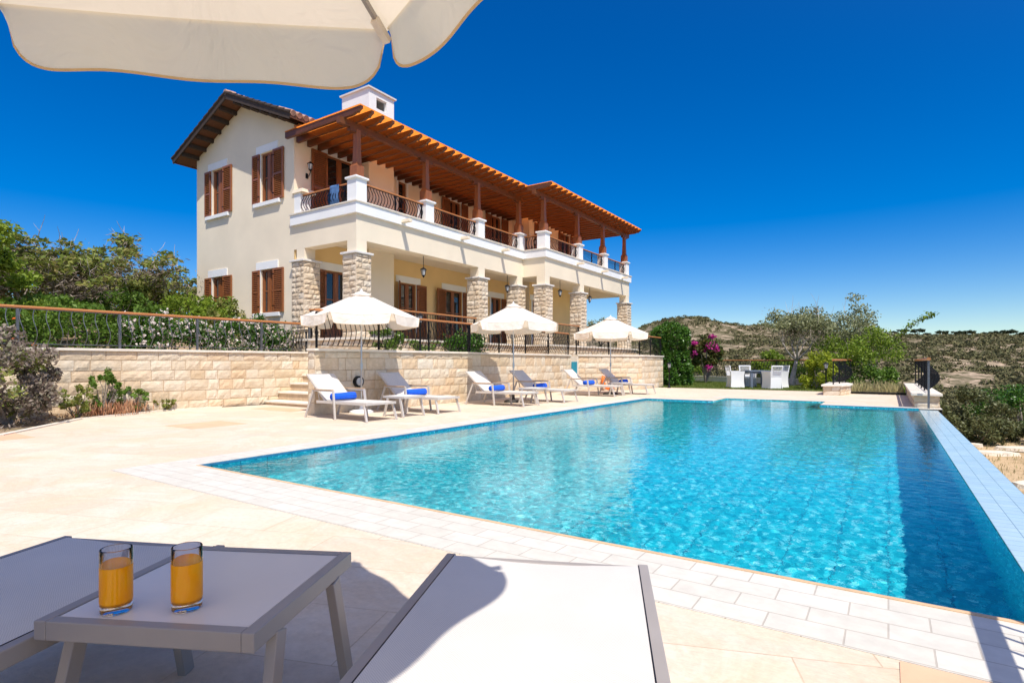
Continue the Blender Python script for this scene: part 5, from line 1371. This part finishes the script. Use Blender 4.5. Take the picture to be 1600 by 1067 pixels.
# planting bed
shrub('bush', 'large purplish grey bush at the left edge before the limestone wall', 'bush', -12.75, 3.35, -.02, .92, .85, 1.62, 'leaf_purple', 7500, .04, 83, clumps=34, cr=.26, z_low=.05, vary2='leaf_fig')
for i, (x, y, rx, h, mt, lab, n) in enumerate(((-13.35, 4.55, .42, .75, 'leaf_fig', 'thin bush with drooping shoots right of the purplish bush', 700), (-13.45, 5.05, .45, 1.0, 'leaf_green', 'leggy green shrub in the bed before the limestone wall', 900), (-13.72, 5.7, .38, .62, 'leaf_green', 'low dark green plant at the foot of the limestone wall', 700), (-13.80, 6.35, .30, .36, 'leaf_fig', 'smallest sprawling plant at the right end of the bed', 300))):
    shrub('shrub', lab, 'shrub', x, y, -.02, rx, rx * .8, h, mt, n, .036, 90 + i, clumps=24, cr=.19, z_low=.05, nst=12)
rng = np.random.default_rng(9)
P_ = np.stack([rng.normal(-13.45, .16, 900), rng.normal(5.15, .30, 900), rng.uniform(.0, .26, 900)], 1)
mr = leaf_mat('dry_red_stalks', [(.34, .13, .07), (.52, .26, .14), (.60, .40, .24)], .2); M['redstalk'] = mr
g = leaves_mesh('dry_stalks', 'redstalk', P_, .07, rng=rng, aspect=.12, upright=True); tag(g, 'reddish dry stalks in the bed before the limestone wall', 'dry plants', kind='stuff')
rng = np.random.default_rng(10)
P_ = []
while len(P_) < 2600:
    x = rng.uniform(-15, -11.0); y = rng.uniform(.5, 6.3)
    if x < -11.25 - (y - 2.6) * 1.03 - .08 if y < 4.48 else x < -13.1 - (y - 4.48) * .36 - .08: P_.append((x, y, rng.uniform(0, .07)))
g = leaves_mesh('dry_litter', 'leaf_purple', P_, .04, rng=rng, aspect=.3); tag(g, 'dry brown litter covering the planting bed', 'litter', kind='stuff')
# terrace strip plants
hedge_strip('bush', 'clipped dark green bush behind the railing, left of the middle parasol pole', (-10.7, 12.7), (-10.7, 14.3), 1.3, 2.05, .4, 'leaf_hedge', 4500, .04, 6, ('petal_white', 60, .02), cat='bush')
shrub('bush', 'white-flowering bush behind the railing below the first parasol', 'bush', -10.75, 10.3, 1.3, .5, .6, .75, 'leaf_green', 1500, .035, 96, petals=('petal_white', 90, .02))
shrub('bush', 'thin leafy plant behind the railing beside the lamp post', 'bush', -10.7, 11.7, 1.3, .35, .5, .45, 'leaf_green', 500, .035, 97)
# far end
t = empty('hedge_bush', (-8.55, 26.5, 0), 'tall dense glossy green bush at the end of the stone wall', 'bush')
rng = np.random.default_rng(101); n = 15000
a = rng.uniform(0, 2 * math.pi, n); hz = rng.uniform(0, 1, n)
prof = np.clip(1 - np.clip((hz - .80) / .20, 0, 1) ** 2.2 * .75, 0, 1) * (.90 + .10 * np.sin(hz * 9))
lump = 1 + .10 * np.sin(3 * a + 4 * hz) + .07 * np.sin(7 * a - 9 * hz) + .05 * np.sin(13 * a + 17 * hz)
rr3 = .90 * prof * lump * (1 - .42 * rng.uniform(size=n) ** 2.2)
P_ = np.stack([-8.55 + rr3 * np.cos(a), 26.5 + rr3 * np.sin(a), .05 + 2.9 * hz + .05 * rng.normal(size=n)], 1)
keep = np.array([noise.noise(Vector((p[0] * 2.6, p[1] * 2.6, p[2] * 2.6))) > -.28 for p in P_])
leaves_mesh('foliage', 'leaf_hedge', P_[keep], .06, t, rng=rng)
leaves_mesh('young_leaves', 'leaf_green', P_[keep][:2500] * np.array([1, 1, 1]), .05, t, rng=rng)
stems(t, (-8.55, 26.5, -.05), [P_[k] for k in range(7)], .04, 'bark', 'stems', seed=3)
shrub('bougainvillea', 'bougainvillea with magenta blooms and bronze leaves left of the white chairs', 'shrub', -8.15, 31.0, 0, .98, .9, 2.62, 'leaf_boug', 5200, .07, 102, clumps=30, cr=.3, z_low=.22, petals=None, nst=9)
rng = np.random.default_rng(11); P_ = np.concatenate([blob_points(rng, -8.15, 30.75, 2.1, .95, .7, .62, 950, 13, .24, .6), blob_points(rng, -8.1, 30.6, 1.5, 1.0, .7, .9, 260, 8, .2, .8)]); bo = [o for o in bpy.data.objects if o.name.startswith('bougainvillea')][0]
leaves_mesh('flowers', 'petal_magenta', P_, .05, bo, rng=rng, aspect=.8)
shrub('bush', 'rounded green bush behind the fence above the slate table', 'bush', -5.2, 33.6, -.3, 1.15, 1.0, 2.0, 'leaf_bright', 5200, .06, 103, clumps=34, cr=.3, shell=.7)
shrub('bush', 'yellow-green bush left of the curved low stone wall', 'bush', -2.45, 26.0, 0, .72, .7, 1.5, 'leaf_yellow', 4200, .05, 104, clumps=30, cr=.3, z_low=.0, shell=.7)
shrub('bush', 'leafy low bush behind the fence at the foot of the bougainvillea', 'bush', -9.6, 34.6, -.3, 1.0, .8, 1.2, 'leaf_bright', 1800, .06, 105)
shrub('bush', 'bush behind the fence, right of the olive trunk', 'bush', -3.0, 31.6, -.8, 1.1, 1.0, 1.9, 'leaf_green', 2600, .06, 106)
shrub('bush', 'bush behind the fence, left of the olive trunk', 'bush', -4.4, 32.4, -.8, .9, .8, 1.8, 'leaf_green', 2000, .06, 107)
branch_tree('olive_tree', 'olive tree with twisted trunk and silvery crown on the lawn', -3.75, 29.2, 0, 3.6, 2.3, 33, 'leaf_olive', 7000, .055, 'bark_pale', trunk_r=.16, trunk_h=1.3, forks=5, levels=3, lean=(.10, .1), bare=10, clump=.32, flat=1.15, greys=1800)
branch_tree('olive_tree', 'small grey-green tree seen through the veranda beyond the villa', -15.0, 32.0, 1.2, 3.6, 1.7, 35, 'leaf_olive', 3500, .06, trunk_r=.12, trunk_h=1.0, forks=5, levels=2, clump=.4)
branch_tree('wild_shrub', 'big loose light green shrub with long arching shoots behind the low stone walls', -.9, 29.0, -1.3, 3.2, 2.3, 39, 'leaf_bright', 7000, .055, trunk_r=.08, trunk_h=.8, forks=7, levels=3, bare=6, clump=.34, flat=1.0, cat='shrub', greys=900)
branch_tree('wild_shrub', 'white-speckled green shrub between the olive tree and the open hillside', -2.3, 31.0, -1.3, 3.4, 2.5, 41, 'leaf_olive', 6800, .055, trunk_r=.08, trunk_h=2.1, forks=6, levels=3, bare=6, clump=.36, flat=1.1, cat='shrub')
shrub('bush', 'dense dark green bush right behind the dry grass', 'bush', -.55, 27.6, -1.4, 1.15, .9, 2.6, 'leaf_green', 5200, .055, 108, clumps=34, cr=.3, petals=('petal_white', 120, .03))
shrub('bush', 'small yellow-green bush left of the right S-shaped railing', 'bush', .35, 27.4, -1.4, .6, .6, 1.75, 'leaf_bright', 1500, .055, 109)
# long arching shoot
t = empty('arching_shoot', (-.2, 29.0, .8), 'single long leafy shoot arching to the right against the sky', 'branch')
pts_ = [(-.6, 29.0, .6), (-.2, 29.0, 1.5), (.25, 29.0, 2.15), (.75, 29.0, 2.6), (1.25, 29.0, 2.95), (1.6, 29.0, 3.1)]
MB().tube(pts_, [.03, .026, .02, .015, .01, .005], 5).build('stem', 'bark', t)
rng = np.random.default_rng(12); A_ = np.array(pts_); k = rng.uniform(1.0, 5, 420); i0 = np.clip(k.astype(int), 0, 4); fr = (k - i0)[:, None]
leaves_mesh('foliage', 'leaf_bright', A_[i0] * (1 - fr) + A_[i0 + 1] * fr + rng.normal(size=(420, 3)) * .07, .05, t, rng=rng)
# dry grass between the low walls
rng = np.random.default_rng(13); n = 5200
P_ = np.stack([rng.uniform(-1.15, .45, n), rng.uniform(23.5, 26.8, n), rng.uniform(-.7, .22, n) + .08 * rng.normal(size=n)], 1)
g = leaves_mesh('dry_grass', 'drygrass', P_, .12, rng=rng, aspect=.09, upright=True); tag(g, 'pale dry grass between the two low stone walls', 'dry grass', kind='stuff')
# right slope bushes
def tz(x, y): return terrain_z(x, y)
for i, (x, y, rx, h, mt, lab, n) in enumerate(((2.15, 21.3, .95, 1.8, 'leaf_slope', 'large grey-green bush beyond the infinity edge', 6500), (4.6, 22.0, 1.2, 1.75, 'leaf_hedge', 'dark green bush at the right edge beyond the infinity edge', 6500), (3.6, 24.5, 1.4, 1.8, 'leaf_hedge', 'green bush behind the two bushes on the right slope', 5200), (6.6, 24.6, 1.6, 1.9, 'leaf_bright', 'yellowish green bush at the far right edge of the slope', 5200),
                                               (2.9, 22.6, .7, .8, 'leaf_slope', 'low grey bush between the bushes on the right slope', 2600))):
    shrub('slope_bush', lab, 'bush', x, y, -1.4, rx, rx * .9, h, mt, n, .045, 120 + i, clumps=40, cr=.26, z_low=.0, shell=.7, vary2='leaf_hedge' if i == 1 else None)
for i, (x, y, sx, sy, a, lab) in enumerate(((2.2, 18.9, .62, .30, 20, 'flat pale rock on the dry ground nearest the infinity edge'), (3.1, 20.2, .75, .28, 5, 'long flat rock below the dark green bush'), (2.35, 14.3, .45, .4, 35, 'square pale slab lying beside the infinity edge'), (1.95, 20.4, .30, .16, 0, 'small greenish rock by the grey-green bush'))):
    b_ = MB(); rn = random.Random(200 + i); n = 14; lo_, hi = [], []
    for k in range(n):
        q = 6.283 * k / n; rr = rn.uniform(.82, 1.08); lo_.append((sx * rr * math.cos(q), sy * rr * math.sin(q), 0)); hi.append((sx * rr * .93 * math.cos(q), sy * rr * .93 * math.sin(q), .09 + rn.uniform(-.015, .015)))
    b_.add(lo_ + hi + [(0, 0, .11)], [(k, (k + 1) % n, (k + 1) % n + n, k + n) for k in range(n)] + [(n + k, n + (k + 1) % n, 2 * n) for k in range(n)])
    o = b_.build('flat_rock', 'rock', None, (0, 0, 0)); o.location = (x, y, -1.27); o.rotation_euler = (0, 0, R(a)); tag(o, lab, 'rock', 'pale rocks on the dry ground')
rng = np.random.default_rng(15); n = 5000
P_ = np.stack([rng.uniform(1.6, 9, n), rng.uniform(8, 24, n), np.full(n, -1.23)], 1)
g = leaves_mesh('dry_tufts', 'drygrass', P_, .05, rng=rng, aspect=.15, upright=True); tag(g, 'short dry grass tufts on the ground beyond the infinity edge', 'dry grass', kind='stuff')

# scrub on the hillside
rng = np.random.default_rng(21); rn = random.Random(21); C_ = []; Z_ = []
cnt = 0
while cnt < 15500:
    u = rn.uniform(960, 1900); r = 25 * (400 / 25) ** (rn.random() ** .72)
    a = (u - 800) / 884; dx, dy = FX + a * RX, FY + a * RY; L_ = math.hypot(dx, dy); x, y = dx / L_ * r, dy / L_ * r
    nz_ = noise.fractal(Vector((x * .07, y * .07, 7.3)), 1.0, 2.0, 5)
    if nz_ < (-.45 if r > 90 else -.62) + .45 * rn.random(): continue
    s = rn.uniform(.35, 1.1) * (1.0 if r > 80 else .8) * (1 + r / 420)
    m_ = int(26 if r > 120 else 60); z = terrain_z(x, y)
    p = rng.normal(size=(m_, 3)); p /= np.linalg.norm(p, axis=1)[:, None]; p *= rng.uniform(size=(m_, 1)) ** .35 * s * np.array([1, 1, .5])
    C_.append(p + np.array([x, y, z + s * .28])); Z_.append(np.full(m_, s * (.26 if r > 120 else .17))); cnt += 1
g = leaves_mesh('hillside_scrub', 'leaf_scrub', np.concatenate(C_), np.concatenate(Z_), rng=rng, aspect=.7); tag(g, 'low dark scrub dotting the hillside beyond the pool', 'scrub', kind='stuff')
# skyline pines
pp = None
for i, (u, s) in enumerate(((1398, .8), (1412, 1.3), (1434, 1.5), (1447, .8), (1472, 1.3), (1480, .9), (1496, 1.2), (1512, 1.4), (1524, .9), (1541, 1.1), (1556, 1.3), (1576, 1.5), (1597, 1.1), (1150, .6), (1195, .8), (1248, .9), (1262, .7))):
    a = (u - 800) / 884; dx, dy = FX + a * RX, FY + a * RY; L_ = math.hypot(dx, dy); r = 392 + (i * 37 % 11); x, y = dx / L_ * r, dy / L_ * r
    if pp is None:
        t = empty('umbrella_pine', (0, 0, 0)); rg = np.random.default_rng(5)
        P_ = blob_points(rg, 0, 0, 2.7, 2.4, 2.4, .9, 900, 12, .4, .5); leaves_mesh('crown', 'leaf_pine', P_, .35, t, rng=rg)
        MB().tube([(0, 0, -.6), (.1, 0, 1.2), (0, 0, 2.8)], [.2, .15, .08], 6).build('trunk', 'bark', t); pp = t; o = t
    else: o = copy_tree(pp)
    o.location = (x, y, terrain_z(x, y) - .5); o.scale = (s * .95, s * .95, s * .95); o.rotation_euler = (0, 0, i * 1.3)
    tag(o, 'small dark umbrella pine on the distant hill skyline', 'tree', 'umbrella pines along the skyline')
